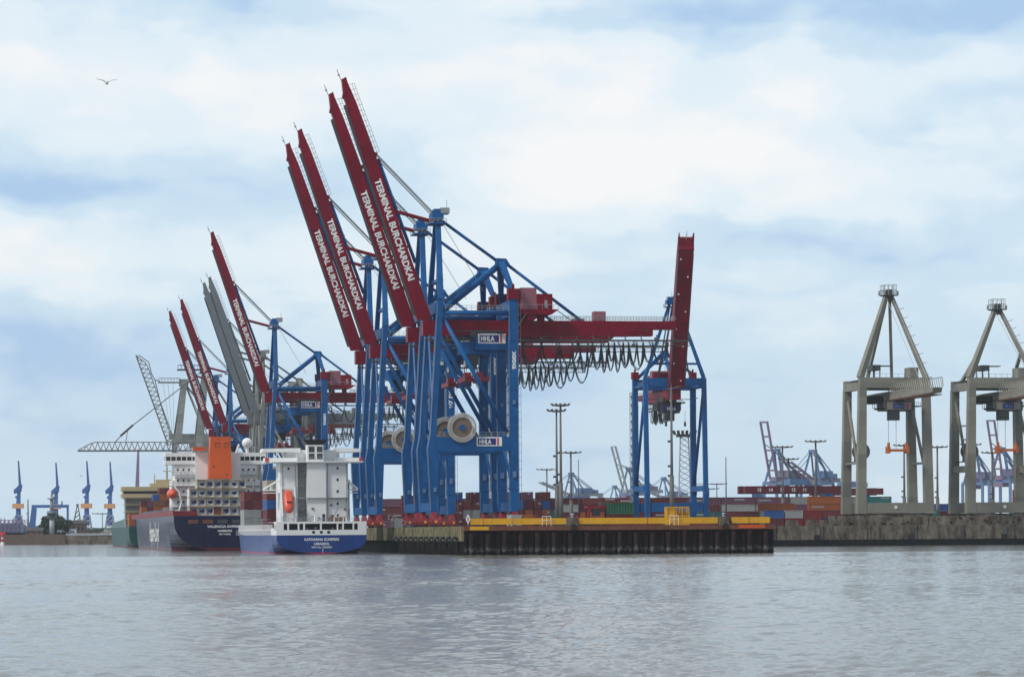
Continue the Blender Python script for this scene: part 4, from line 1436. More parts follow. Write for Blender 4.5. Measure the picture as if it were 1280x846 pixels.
for x in (-9.7, -6.2):
    dv.beam((x, 3.6, 9.6), (x, 7.0, 17.0), 0.35, 0.6).tube((x, 3.6, 8.2), (x, 3.6, 9.6), 0.2, 5).tube((x, 7.0, 8.2), (x, 7.0, 17), 0.2, 5)
dv.box(-9.8, -6.1, 6.9, 7.2, 16.7, 17.1)
dv.build('davit_frame', W, ka)
lb = MB().ball((0, 0, 0), 1.25, 3.3, 1.25, 20, 14, 0.7)
lbo = lb.build('lifeboat', M['lifeboat'], ka, smooth=True)
lbo.location = (-7.95, 5.0, 13.4)
lbo.rotation_euler = (R(58), 0, 0)
MB().box(-0.7, 0.7, -1.0, 1.4, 1.0, 1.75).build('lifeboat_canopy', M['lifeboat'], lbo)
for x in (-0.45, 0.0, 0.45):
    MB().box(x - 0.14, x + 0.14, -1.03, -1.003, 1.2, 1.5).build('canopy_window', M['glass'], lbo)
for k in range(10):
    xx = -10.8 + random.uniform(0, 21)
    MB().tube((xx, 1.6 + random.uniform(0, 3), 8.2), (xx, 2.5, 8.9 + random.uniform(0, 0.9)), 0.18, 6).build('deck_vent', random.choice([W, M['rail'], M['cream']]), ka)
# bow bulwark posts and stacked boxes
pr = MB()
for k in range(24):
    y = 16 + k * 4.2
    pr.box(-11.4, -11.0, y, y + 0.35, 4.76, 7.6)
pr.box(-11.25, -11.15, 16, 113, 6.0, 6.2)
pr.build('side_rail', W, ka)
MB().box(-10.9, 10.9, 22, 128, 4.76, 6.3).build('hatch_coaming', M['dkgrey'], ka)
GKA = 'containers on the feeder ship'
stackA = [['grey', 'grey', 'maroon', 'brick'], ['grey', 'grey', 'brick', 'maroon'], ['grey', 'brick', 'brick', 'brick'], ['brick', 'brick', 'bright red', 'maroon'],
          ['maroon', 'brick', 'brick', 'maroon'], ['grey', 'brick', 'maroon', 'blue']]
for i, colst in enumerate(stackA):
    for k, c in enumerate(colst):
        put_box(c, shiploc(ka, -9.9 + i * 2.46, 104, 6.9 + k * 2.6), A + R(90), f'{dn(c)} container, {TIER[k]}, {ORD[i]} row from left, feeder ship\'s forward stack', GKA)
for side, xs in (('left', (-9.9, -7.45)), ('right', (7.3, 9.75))):
    for i, x in enumerate(xs):
        for k in range(5):
            c = ['maroon', 'maroon', 'blue', 'brick', 'beige'][(k + i) % 5] if side == 'left' else ['grey', 'brick', 'maroon', 'brick', 'beige'][(k + 2 * i) % 5]
            place = ('outer' if (side == 'left') == (i == 0) else 'inner')
            put_box(c, shiploc(ka, x, 36, 6.4 + k * 2.6), A + R(90), f'{dn(c)} container, {TIER[k]}, {place} {side} row beside the feeder ship\'s white house', GKA)

# ---- large navy ship with the orange funnel
va = thing('container_ship', 'navy container ship with orange funnel and white bridge beyond the feeder ship', 'ship', (-89.9, 1010, 0), A)
hp2 = hull_paint('navy_hull', (0.004, 0.007, 0.042), (0.09, 0.008, 0.02), 1.0, rough=0.4, coat=0.2)
hull2 = make_hull(va, 290, 32.2, 10.9, hp2, [(-1.5, 1.0), (0.0, 5.0), (1.2, 9.0), (2.4, 11.6), (3.6, 13.4), (5.0, 14.8), (7.0, 15.6), (9.0, 15.9), (10.9, 15.9)], zbow=15)
lettering('stern_lettering', 'VALENCIA EXPRESS', M['letter'], hull2, (0, -0.03, 7.2), (1, 0, 0), (0, 0, 1), 0.7, 11.0, 0.03, 'CENTER')
lettering('stern_lettering', 'HAMBURG', M['letter'], hull2, (0, -0.03, 5.9), (1, 0, 0), (0, 0, 1), 0.62, 4.4, 0.03, 'CENTER')
lettering('stern_lettering', 'IMO 9100000', M['letter'], hull2, (0, -0.03, 4.9), (1, 0, 0), (0, 0, 1), 0.5, 3.6, 0.02, 'CENTER')
sd = lettering('side_lettering', 'Hapag-Lloyd', M['letter'], hull2, (-16.14, 122, 2.9), (0, -1, 0), (0, 0, 1), 6.2, 50, 0.02)
for k in range(5):
    MB().box(-11.5 + k * 4.6, -8.3 + k * 4.6, -0.08, -0.003, 8.5, 9.7).build('mooring_port', M['rust'] if k < 2 else M['dkgrey'], hull2)
ld = MB()
for s_ in (15.2, 15.75):
    ld.tube((s_, -0.3, 3.4), (s_ - 1.5, -0.3, 10.6), 0.10, 4)
for k in range(12):
    ld.tube((15.2 - k * 0.125, -0.3, 3.4 + k * 0.6), (15.75 - k * 0.125, -0.3, 3.4 + k * 0.6), 0.06, 4)
ld.build('pilot_ladder', W, va)
MB().box(-15.9, -15.5, 4, 240, 10.91, 12.7).box(15.5, 15.9, 4, 240, 10.91, 12.7).build('red_bulwark', M['bogie_red'], va)
hb = MB()
for k in range(18):
    hb.tube((-15.9, 2 + k * 3, 12.7), (-15.9, 2 + k * 3, 13.8), 0.06, 4)
for z in (13.2, 13.8):
    hb.tube((-15.9, 2, z), (-15.9, 53, z), 0.06, 4)
hb.build('deck_railing', M['rail'], va)
MB().box(-15.4, -8.4, 3, 28, 10.91, 12.5).build('side_house', M['bogie_red'], va)
sh = MB().box(-14.2, 14.2, 33, 46, 10.91, 22.6).box(-13.2, 13.2, 33.5, 46, 22.61, 27.6)
sh.box(-6.8, 7.8, 31.5, 33.4, 20.0, 31.4)
house2 = sh.build('deck_house', W, va)
lg = MB()
for z, hw_ in ((13.8, 14.6), (17.4, 14.9), (20.6, 15.4), (24.2, 14.0)):
    lg.box(-hw_, hw_, 31.9, 33.2, z, z + 0.2)
    for s_ in (-1, 1):
        lg.tube((s_ * hw_, 31.9, z + 1.1), (s_ * 7.5, 31.9, z + 1.1), 0.06, 4)
        for k in range(6):
            xx = s_ * (7.5 + k * (hw_ - 7.5) / 5)
            lg.tube((xx, 31.95, z), (xx, 31.95, z + 1.1), 0.05, 4)
lg.build('deck_ledge', M['rail'], house2)
for s_ in (-1, 1):
    for z in (15.2, 18.6, 22.2, 25.6):
        for k in range(3):
            xx = s_ * (8.7 + k * 1.8)
            MB().box(xx - 0.3, xx + 0.3, 32.90, 32.99, z, z + 0.7).build('porthole', M['glass'], house2)
bd = MB().box(-16.3, 16.3, 33, 44, 27.7, 28.9).box(-16.3, 16.3, 33.2, 44, 30.2, 31.4)
for k in range(20):
    xx = -16.2 + k * 1.7
    bd.box(xx - 0.12, xx + 0.12, 33.0, 33.2, 28.9, 30.2)
bd = bd.build('bridge', W, va)
MB().box(-16.0, 16.0, 33.6, 43.5, 28.91, 30.19).build('bridge_glass', M['glass'], bd)
fn = MB().add([(-2.9, 24.5, 22.9), (4.5, 24.5, 22.9), (4.5, 31.4, 22.9), (-2.9, 31.4, 22.9), (-2.3, 24.9, 36.4), (4.0, 24.9, 36.4), (4.0, 31.0, 36.4), (-2.3, 31.0, 36.4)],
              [(0, 3, 2, 1), (4, 5, 6, 7), (0, 1, 5, 4), (1, 2, 6, 5), (2, 3, 7, 6), (3, 0, 4, 7)])
fun = fn.build('funnel', M['orange'], va)
pp = MB()
for x in (-0.8, 0.7, 2.2, 3.2):
    pp.tube((x, 27.5, 36.4), (x, 27.5, 37.6 + (1.6 if x == 0.7 else 0.3)), 0.42, 8)
pp.build('exhaust_pipe', M['black'], fun)
for x in (-0.9, 2.0):
    for (a0, a1, c0, c1) in ((0, 1.5, 0, 0.12), (0, 1.5, 1.3, 1.42), (0, 0.12, 0.12, 1.3), (1.38, 1.5, 0.12, 1.3)):
        MB().box(x + a0, x + a1, 24.72, 24.83, 33.0 + c0, 33.0 + c1).build('louvre', M['rust'], fun)
for x, z in ((-1.6, 26.6), (2.6, 24.0)):
    MB().box(x, x + 0.45, 24.5, 24.66, z, z + 0.45).build('manhole', M['black'], fun)
rd = MB().ball((10.2, 34, 34.6), 1.65, n=20, m=14)
rdo = rd.build('radome', W, va, smooth=True)
MB().tube((10.2, 34, 31.4), (10.2, 34, 33.2), 0.5, 8).tube((6.6, 34, 31.4), (7.6, 34, 34.2), 0.3, 6).build('radome_post', W, rdo)
am = MB()
for x, h in ((-12, 34.2), (-8.5, 33.4), (13, 33.5), (-5.2, 34.6)):
    am.tube((x, 38, 31.4), (x, 38, h), 0.12, 5).box(x - 0.8, x + 0.8, 37.8, 38.2, h - 0.5, h - 0.2)
am.tube((-12, 38, 31.6), (13, 38, 31.6), 0.1, 4)
am.build('antenna_mast', M['rail'], va)
MB().box(-7.6, -3.4, 29.5, 31.4, 32.0, 33.2).build('orange_locker', M['orange'], va)
lbo = MB().ball((0, 0, 0), 1.7, 4.2, 1.6, 14, 10).build('lifeboat', M['lifeboat'], va, smooth=True)
lbo.location = (-14.2, 33.0, 18.2)
dv = MB()
for y in (30.2, 36):
    dv.path([(-12.2, y, 12.6), (-11.4, y, 15.2), (-12.0, y, 18.5), (-13.8, y, 20.8)], 0.32, 6)
    dv.box(-13.4, -12.4, y - 0.3, y + 0.3, 10.92, 13.0)
dv.build('davit', W, va)
# container racks: refrigerated boxes with their machinery ends aft
GV = 'refrigerated containers stacked at the navy ship\'s stern'
unit = None
for r in range(4):
    for c in range(7 if r != 3 else 6):
        if r == 0 and c == 6:
            continue
        x = -9.0 + c * 2.54 + (2.54 if r == 3 else 0)
        z = 11.3 + r * 2.82
        lab = f'{"orange" if (r == 0 and c == 3) else "white refrigerated"} container, {TIER[r]} at navy ship\'s stern, {ORD[c]} from left'
        if r == 0 and c == 3:
            put_box('orange', shiploc(va, x, 10 + 6.1, z), A + R(90), lab, GV)
            continue
        t = thing('refrigerated_container', lab, 'container', shiploc(va, x, 10, z), A, GV)
        bx = MB().box(-1.2, 1.2, 0.3, 12.2, 0, 2.57)
        bx.box(-1.2, -0.95, 0, 0.3, 0, 2.57).box(0.95, 1.2, 0, 0.3, 0, 2.57).box(-0.95, 0.95, 0, 0.3, 0, 0.2).box(-0.95, 0.95, 0, 0.3, 2.1, 2.57)
        bx.build('body', M['white'] if (c + r) % 3 else box_mats['beige'], t)
        k = (c * 7 + r * 3) % 4
        MB().box(-0.94, 0.94, 0.1, 0.298, 0.21, 2.09).build('machinery_panel', M['letter'] if k == 1 else M['palegrey'], t)
        MB().prism([(-0.75, 1.25), (-0.3, 1.7 - 0.1 * k), (0.8, 1.75), (0.85, 0.85), (0.3, 0.5 + 0.1 * k), (-0.2, 0.75)], 0.02, 0.098).build('fan_recess', M['navy'], t)
rk = MB()
for c in range(9):
    rk.box(-10.33 + c * 2.54 - 0.06, -10.33 + c * 2.54 + 0.06, 9.4, 9.9, 10.91, 22.6)
for r in range(5):
    rk.box(-10.4, 10.2, 9.2, 9.95, 11.1 + r * 2.82 - 0.12, 11.1 + r * 2.82 + 0.04)
rk.build('lashing_bridge', M['cream'], va)

# ---- green ship, farthest
gr = thing('container_ship', 'teal green container ship with cream bridge, farthest along the quay', 'ship', (-142, 1322, 0), A)
hp3 = hull_paint('teal_hull', (0.012, 0.07, 0.06), (0.10, 0.025, 0.025), 0.5, coat=0.0)
make_hull(gr, 210, 30, 8.2, hp3, [(-1.5, 7.0), (0.0, 11.0), (1.2, 13.0), (2.4, 14.2), (3.6, 14.6), (5.0, 14.8), (7.0, 14.9), (8.2, 14.9)], zbow=13)
gh = MB().box(-14.4, 6, 34, 44, 8.21, 20.5).build('deck_house', M['grey'], gr)
for z in (11.5, 14.5, 17.5, 20.0):
    MB().box(-15.6, 6, 32.8, 33.98, z, z + 0.25).build('deck_ledge', M['cream'], gh)
bb = MB().box(-16, 16, 32.5, 44, 20.51, 22.2).box(-15.4, 15.4, 33.2, 43, 22.2, 23.4).box(-16, 16, 32.5, 44, 23.4, 25.2)
bb = bb.build('bridge', M['cream'], gr)
MB().box(-15.2, 15.2, 33.08, 33.196, 22.3, 23.3).build('bridge_glass', M['glass'], bb)
ms = MB().box(-4, 10, 35, 42, 25.21, 26.6).box(-1.5, 8, 36, 41, 26.6, 28.2).tube((3.2, 38, 28.2), (3.2, 38, 38.0), 0.55, 8, 0.15).box(1.4, 5.0, 37.5, 38.5, 31.6, 31.9).box(2.0, 4.4, 37.6, 38.4, 34.4, 34.7).tube((-2, 38, 26.6), (-2, 38, 30.5), 0.25, 5)
ms.build('signal_mast', M['cream'], gr)
MB().box(-14.5, 14.5, 0.5, 30, 8.21, 8.7).build('hatch_deck', M['dkgrey'], gr)
GGR = 'containers on the teal green ship'
gst = [['orange', 'orange'], ['violet brown', 'rust brown'], ['rust brown', 'orange', 'orange', 'maroon'], ['orange', 'orange', 'maroon', 'violet brown'], ['rust brown', 'orange', 'orange', 'rust brown', 'blue'],
       ['brick', 'maroon', 'orange', 'rust brown', 'orange', 'brick'], ['maroon', 'orange', 'rust brown', 'brick', 'orange', 'maroon'], ['orange', 'brick', 'orange', 'maroon', 'teal green', 'teal green'], ['orange', 'brick', 'orange', 'maroon', 'teal green', 'teal green']]
for i, colst in enumerate(gst):
    for k, c in enumerate(colst):
        put_box(c, shiploc(gr, -13.2 + i * 2.5, 14, 8.75 + k * 2.6), A + R(90), f'{dn(c)} container, {TIER[k]}, {ORD[i]} row from left, teal ship\'s stern stack', GGR)

# ------------------------------------------------------------------ pier head: barriers and gear behind them
def pier(x, y, z=GZ):
    return C0 + RD * x + QD * y + Vector((0, 0, z))


GBAR = 'yellow steel barrier beams along the pier head'
segs = [(1.6, 4.4, 'short yellow barrier beam at the left corner of the pier'), (4.55, 11.0, 'yellow barrier beam in front of the tall blue crane leg'),
        (11.3, 23.6, 'yellow barrier beam left of the first grey concrete block'), (26.5, 42.4, 'longest yellow barrier beam, right of the first concrete block'),
        (42.6, 58.9, 'yellow barrier beam below the yellow cage container'), (62.2, 66.2, 'yellow barrier beam just right of the second concrete block'),
        (66.4, 71.2, 'yellow barrier beam at the right corner of the pier')]
for x0, x1, lab in segs:
    t = thing('barrier_beam', lab, 'barrier', pier(x0, 0.9), A, GBAR)
    MB().prism([(0, 0.32), (x1 - x0, 0.32), (x1 - x0, 1.72), (0, 1.72)], -0.2, 0.2).build('beam', M['yellow'], t)
    n = max(2, int((x1 - x0) / 4))
    for k in range(n):
        xx = 0.3 + k * (x1 - x0 - 0.9) / (n - 1)
        MB().box(xx, xx + 0.3, -0.15, 0.5, 0, 0.9).build('foot', M['rust'], t)
for x0, lab in ((23.9, 'grey concrete mooring block between yellow beams, with a round black fender'), (59.2, 'grey concrete mooring block right of the yellow cage container')):
    t = thing('mooring_block', lab, 'bollard', pier(x0, 0.2), A)
    MB().prism([(0, 0), (2.4, 0), (2.2, 1.9), (0.2, 1.9)], 0, 2.0).build('block', M['concrete'], t)
    MB().tube((1.2, 1.0, 1.9), (1.2, 1.0, 2.4), 0.3, 10).ball((1.2, 1.0, 2.5), 0.45, 0.45, 0.25).build('bollard_post', M['palegrey'], t)
    MB().disc_y(1.2, -0.35, -1.05, -0.78, 0.3, 0.75, 18).build('round_fender', M['black'], t)

# yellow cage container, green container, small items
t = thing('generator_cage', 'yellow steel cage container standing behind the yellow barrier', 'container', pier(47.9, 5.0), A)
fr = MB()
for x in (0, 1.7, 3.6, 5.2):
    for y in (0, 2.2):
        fr.box(x, x + 0.18, y, y + 0.18, 0, 3.05)
for z in (0, 1.4, 2.9):
    for y in (0, 2.2):
        fr.box(0, 5.38, y + 0.01, y + 0.17, z, z + 0.18)
for x in (0, 5.2):
    fr.box(x + 0.01, x + 0.17, 0.18, 2.2, 2.9, 3.05).box(x + 0.01, x + 0.17, 0.18, 2.2, 0, 0.18)
fr.build('frame', M['yellow'], t)
MB().box(0.2, 2.6, 0.3, 2.1, 0.2, 2.8).build('tank', M['yellow'], t)
MB().box(2.9, 5.1, 0.8, 2.0, 0.2, 1.9).tube((3.6, 1.4, 1.9), (3.6, 1.4, 2.7), 0.15, 8).build('engine', M['rust'], t)
for k in range(9):
    MB().box(2.75 + k * 0.27, 2.80 + k * 0.27, 0.03, 0.08, 1.58, 2.9).build('bar', M['yellow'], t)
t.scale = (1, 1, 1.36)
put_box('maroon', pier(38.0, 9.5), A, 'maroon short container carrying the dark green one near the yellow cage', 'containers on the pier head', 6.06)
put_box('dark green', pier(38.0, 9.5, GZ + 2.6), A, 'dark green short container with pale end marks near the yellow cage', 'containers on the pier head', 6.06)
put_box('grey', pier(13.4, 11), A + R(90), 'grey container end on at the foot of the tall crane leg', 'containers on the pier head', 6.06)
put_box('orange', pier(16.2, 12), A + R(90), 'orange container end on beside the grey one behind the barrier', 'containers on the pier head', 6.06)
put_box('maroon', pier(20.0, 13), A + R(90), 'maroon container end on left of the two tall lamp masts', 'containers on the pier head', 6.06)


put_box('grey', quay(5.5, 97, GZ), A + R(90), 'grey container end on under the middle blue cranes beside the gangway', 'containers under the middle blue cranes', 6.06)
put_box('blue', quay(9.5, 99, GZ), A + R(90), 'blue container end on under the middle blue cranes, right of the grey one', 'containers under the middle blue cranes', 6.06)


def make_straddle(label, loc, rz, col):
    t = thing('straddle_carrier', label, 'vehicle', loc, rz)
    for s in (-1, 1):
        MB().box(-2.7, 2.7, s * 1.9 - 0.3, s * 1.9 + 0.3, 0.9, 1.5).build('side_frame', M[col], t)
        for k in range(3):
            MB().tube((-2.0 + k * 2.0, s * 1.9 - 0.25, 0.5), (-2.0 + k * 2.0, s * 1.9 + 0.25, 0.5), 0.5, 14).build('wheel', M['black'], t)
        for x in (-2.4, 2.4):
            MB().box(x - 0.25, x + 0.25, s * 1.9 - 0.25, s * 1.9 + 0.25, 1.5, 4.4).build('leg', M[col], t)
    MB().box(-2.9, 2.9, -2.2, 2.2, 4.4, 5.1).build('top_frame', M[col], t)
    MB().box(-1.6, 0.2, -2.25, -1.2, 2.4, 4.35).build('cab', M['glass'], t)
    MB().box(0.6, 2.0, -1.6, 1.6, 5.1, 5.9).build('engine', M['dkgrey'], t)
    return t


make_straddle('red straddle carrier standing left of the dark green container', pier(33.5, 14), A, 'bogie_red').scale = (0.95, 0.95, 0.9)
t = thing('trailer', 'low red trailer with dark wheels behind the longest barrier beam', 'trailer', pier(27.8, 8.5), A)
MB().box(0, 4.2, 0, 2.2, 0.9, 1.4).box(0, 0.3, 0, 2.2, 1.4, 2.3).box(3.9, 4.2, 0, 2.2, 1.4, 2.2).build('bed', M['bogie_red'], t)
for x in (0.7, 1.9, 3.4):
    MB().tube((x, -0.05, 0.45), (x, 0.3, 0.45), 0.45, 14).tube((x, 1.9, 0.45), (x, 2.25, 0.45), 0.45, 14).build('wheel_pair', M['black'], t)
t = thing('trailer', 'dark empty flatbed trailer near the right end of the pier', 'trailer', pier(60.4, 10), A)
MB().box(0, 6.2, 0, 2.4, 1.2, 1.6).box(0, 0.2, 0, 2.4, 1.6, 2.7).build('bed', M['dkgrey'], t)
for x in (0.9, 4.2, 5.4):
    MB().tube((x, -0.05, 0.5), (x, 0.3, 0.5), 0.5, 14).tube((x, 2.1, 0.5), (x, 2.45, 0.5), 0.5, 14).build('wheel_pair', M['black'], t)
for x, w_, lab in ((43.0, 1.6, 'bright red crate left of the three red crates by the green container'), (44.7, 1.2, 'small bright red crate in the middle of the red crates'), (46.1, 0.9, 'narrow bright red crate next to the yellow cage')):
    t = thing('red_crate', lab, 'crate', pier(x, 6), A, 'red crates behind the barrier')
    MB().box(0, w_, 0, 1.2, 0.1, 1.5).build('box', box_mats['bright red'], t)
    MB().box(-0.04, w_ + 0.04, -0.04, 1.24, 1.501, 1.62).box(0.1, w_ - 0.1, 0.1, 1.1, 0, 0.1).build('lid', M['signred'], t)
for x, lab in ((18.0, 'white tubular railing standing on the yellow barrier left of the lamp masts'), (47.6, 'white tubular railing left of the yellow cage')):
    t = MB()
    for xx in (0, 1.0, 2.0):
        t.tube((xx, 0, 0), (xx, 0, 2.1), 0.06, 6)
    t.tube((0, 0, 2.1), (2.0, 0, 2.1), 0.08, 6).tube((0, 0, 1.2), (2.0, 0, 1.2), 0.05, 6)
    t = t.build('hand_railing', M['white'], loc=pier(x, 0.3), rz=A)
    tag(t, lab, 'railing')
t = thing('sign_board', 'white diamond shaped sign on the corner of the pier', 'sign', pier(1.0, 0.6), A)
MB().prism([(-0.55, 1.6), (0, 0.4), (0.55, 1.6), (0, 2.8)], -0.04, 0.04).build('diamond', M['letter'], t)
MB().box(-0.06, 0.06, 0.05, 0.17, 0, 2.4).build('post', M['rail'], t)
MB().prism([(-0.12, 1.2), (0.12, 1.2), (0.12, 2.0), (-0.12, 2.0)], -0.07, -0.045).build('symbol', M['signred'], t)
t = thing('gangway', 'grey sloping gangway stairs at the feeder ship\'s right side', 'gangway', quay(-2.2, 24, GZ), A)
g_ = MB().beam((-4.5, 0, 2.2), (1.0, 0, 0.1), 1.0, 0.15)
for s in (-0.5, 0.5):
    g_.tube((-4.5, s, 3.2), (1.0, s, 1.1), 0.06, 5)
    for k in range(6):
        g_.tube((-4.5 + k * 1.1, s, 2.2 - k * 0.42), (-4.5 + k * 1.1, s, 3.2 - k * 0.42), 0.05, 4)
g_.build('stairs', M['rail'], t)
MB().box(1.0, 2.6, -0.9, 0.9, 0, 0.25).build('foot_plate', M['dkgrey'], t)


# ------------------------------------------------------------------ lamp masts and poles
def lamp_mast(px, py, D, r, label, head='disc', group='lamp masts on the port area', z0=GZ):
    top = P(px, py, D)
    base = Vector((top.x, D, z0))
    h = top.z - z0
    t = thing('lamp_mast' if head != 'none' else 'flagpole', label, 'lamp post' if head != 'none' else 'pole', base, 0, group if head != 'none' else None)
    MB().tube((0, 0, 0), (0, 0, h), r, 8, r * 0.55).build('pole', M['mast'], t, smooth=True)
    if head == 'disc':
        w_ = 3.4 * D / 1100 if D > 900 else 2.1
        hd = MB().tube((0, 0, h - 0.2), (0, 0, h + 0.15), w_ * 0.55, 10).box(-w_, w_, -0.25, 0.25, h - 0.1, h + 0.2).box(-0.25, 0.25, -w_, w_, h - 0.1, h + 0.2)
        hd.build('head_frame', M['mast'], t)
        lp = MB()
        for k in range(5):
            xx = -w_ + k * w_ / 2
            lp.box(xx - 0.3, xx + 0.3, -0.35, 0.35, h + 0.205, h + 0.55)
        lp.box(-w_, w_, -0.1, 0.1, h + 0.203, h + 0.3)
        lp.build('flood_lamps', M['dkgrey'], t)
    if head == 'arm':
        MB().tube((-1.2, 0, h - 0.6), (2.2, 0, h + 0.2), 0.14, 5).tube((0, 0, h), (0, 0, h + 0.9), 0.12, 5).build('lamp_arm', M['mast'], t)
        MB().box(1.6, 2.6, -0.3, 0.3, h + 0.2, h + 0.4).box(-1.8, -0.9, -0.3, 0.3, h - 0.6, h - 0.4).build('lamp_head', M['dkgrey'], t)
    if r > 0.35:
        cl = MB()
        for f in (0.35, 0.42, 0.6):
            cl.box(-r - 0.5, -r * 0.4, -0.2, 0.2, h * f, h * f + 0.5)
        cl.build('junction_box', M['dkgrey'], t)
        MB().tube((0, 0, 0), (0, 0, h * 0.36), r * 1.4, 10, r * 1.25).build('pole_sleeve', M['mast'], t, smooth=True)
    return t


lamp_mast(695.5, 514, 772, 0.38, 'left, slightly lower lamp mast of the tall close pair by the pier')
lamp_mast(700.5, 507, 780, 0.42, 'right, slightly higher lamp mast of the tall close pair by the pier')
lamp_mast(839, 484, 752, 0.42, 'tall grey lamp mast with short arms in front of the head on blue crane', 'arm')
lamp_mast(713.5, 566, 1085, 0.5, 'lamp mast with flat head just right of the tall pair')
lamp_mast(683.5, 587, 1420, 0.5, 'thin small lamp mast between the blue legs and the tall pair')
lamp_mast(978, 559, 1135, 0.5, 'lamp mast with flat head over the red gantry, second from its left')
lamp_mast(985.5, 574, 1180, 0.5, 'shorter lamp mast with square head over the red gantry')
lamp_mast(1019.5, 552, 1128, 0.55, 'tallest lamp mast behind the numbered red gantry, with two lamp rings')
lamp_mast(1130, 557, 1120, 0.5, 'lamp mast seen between the legs of the left olive grey crane')
lamp_mast(1171.5, 559, 1140, 0.5, 'lamp mast between the two olive grey cranes')
lamp_mast(1240, 566, 1135, 0.5, 'lamp mast under the right olive grey crane\'s spreader')
lamp_mast(1213.5, 556, 1150, 0.4, 'thin lamp mast behind the left legs of the right olive grey crane')
lamp_mast(886, 611, 1700, 0.5, 'tiny far lamp mast right of the head on blue crane')
lamp_mast(896, 605, 1650, 0.4, 'tiny far lamp mast between the head on blue crane and the thin pole')
lamp_mast(723.0, 574, 748, 0.16, 'thin pale pole rising from behind the first concrete block', 'none')
lamp_mast(907.3, 571, 748, 0.2, 'thin bare pole rising near the right end of the pier', 'none')
lamp_mast(35, 624, 1900, 0.6, 'thin dark pole left of the blue shipyard gantry', 'none', z0=4.9)
lamp_mast(128, 642, 1850, 0.3, 'small far lamp between the two right shipyard cranes', 'disc', z0=4.9)

# lattice light tower
tp = P(855.5, 546, 1190)
t = thing('light_tower', 'square lattice light tower with a lamp platform seen through the head on crane', 'lamp post', (tp.x, 1190, GZ))
h = tp.z - GZ
lt = MB()
w0, w1 = 2.6, 1.5
n = 16
for (sx, sy) in ((-1, -1), (1, -1), (1, 1), (-1, 1)):
    lt.tube((sx * w0, sy * w0, 0), (sx * w1, sy * w1, h), 0.16, 4)
for k in range(n):
    a, b = k / n, (k + 1) / n
    wa, wb = w0 + (w1 - w0) * a, w0 + (w1 - w0) * b
    cs = [(-1, -1), (1, -1), (1, 1), (-1, 1)]
    for i in range(4):
        p_, q_ = cs[i], cs[(i + 1) % 4]
        lt.tube((p_[0] * wa, p_[1] * wa, h * a), (q_[0] * wb, q_[1] * wb, h * b), 0.10, 4)
        lt.tube((q_[0] * wa, q_[1] * wa, h * a), (p_[0] * wb, p_[1] * wb, h * b), 0.10, 4)
lt.build('lattice', M['palegrey'], t)
MB().box(-3.0, 3.0, -2.2, 2.2, h, h + 0.8).build('platform', M['dkgrey'], t)
lp = MB()
for k in range(6):
    lp.beam((-3.6 + k * 1.45, -1.8, h + 0.8), (-4.1 + k * 1.65, -2.4, h + 2.3), 1.0, 0.4)
lp.box(-4, 4, -2.4, -1.6, h + 0.7, h + 1.0)
lp.build('flood_lamps', M['dkgrey'], t)
MB().box(-2.3, 2.3, -2.4, -2.2, h * 0.22, h * 0.27).build('red_band', M['signred'], t)

# ------------------------------------------------------------------ container yard
YARD_GROUP = 'containers stacked in the yard'
dull = ['brick', 'maroon', 'brick', 'violet brown', 'maroon', 'rust brown', 'brick', 'maroon', 'grey', 'teal green', 'blue', 'orange']


PLACARD = {False: [], True: []}
for k in range(3):
    o = MB()
    o.box(2.2 - k * 3.6, 5.4 - k * 3.0, -1.235, -1.212, 1.75 - 0.3 * k, 2.2 - 0.25 * k)
    o = o.build('placard', M['rail'])
    PLACARD[False].append(o.data)
    bpy.data.objects.remove(o)
    o = MB().box(-6.16, -6.125, -0.9 + 0.5 * k, -0.1 + 0.5 * k, 1.5 + 0.25 * k, 2.0 + 0.2 * k)
    o = o.build('placard', M['rail'])
    PLACARD[True].append(o.data)
    bpy.data.objects.remove(o)


def yard_row(rowname, x0, x1, y, tiers, end_on=False, colours=None, seed=0):
    """y metres behind the first crane along the quay direction, x landwards."""
    r_ = random.Random(seed)
    step = 2.62 if end_on else 12.5
    x = x0
    i = 0
    while x + step * 0.9 < x1 and i < len(ORD):
        ht = tiers[i % len(tiers)]
        for k in range(ht):
            c = (colours or {}).get((i, k)) or r_.choice(dull)
            p_ = quay(x + step / 2, y + r_.uniform(-0.15, 0.15), GZ + k * 2.6)
            bx_ = put_box(c, p_, A + (R(90) if end_on else 0), f'{dn(c)} container, {TIER[k]}, {ORD[i]} stack from left, {rowname}', YARD_GROUP)
            if r_.random() < 0.6:
                mk = bpy.data.objects.new('placard', PLACARD[end_on][r_.randrange(3)])
                COL.objects.link(mk)
                mk.parent = bx_
        x += step
        i += 1


V, Bk, Mr_ = 'violet brown', 'brick', 'maroon'
top = {(i, 3): c for i, c in enumerate([V, Bk, V, V, 'grey', Mr_, Bk, Bk, Mr_, V, V, V, 'grey', 'grey'])}
top.update({(i, 2): c for i, c in enumerate([Bk, Mr_, V, Bk, Bk, Bk, Mr_, Bk, Mr_, Bk, 'grey', 'grey', V, Bk])})
yard_row('long back yard row', 26, 215, 318, [4, 4, 4, 4, 4, 4, 4, 4, 4, 4, 4, 4, 4, 4], colours=top, seed=3)
yard_row('low front yard row', 68, 190, 281, [3, 3, 3, 3, 3, 2, 2, 3, 2],
         colours={(0, 2): 'blue', (0, 1): 'orange', (1, 2): 'grey', (2, 2): Mr_, (3, 2): Bk, (4, 2): 'teal green', (4, 1): Mr_, (5, 1): 'teal green', (6, 1): Bk, (7, 2): 'orange', (8, 1): 'grey'}, seed=8)
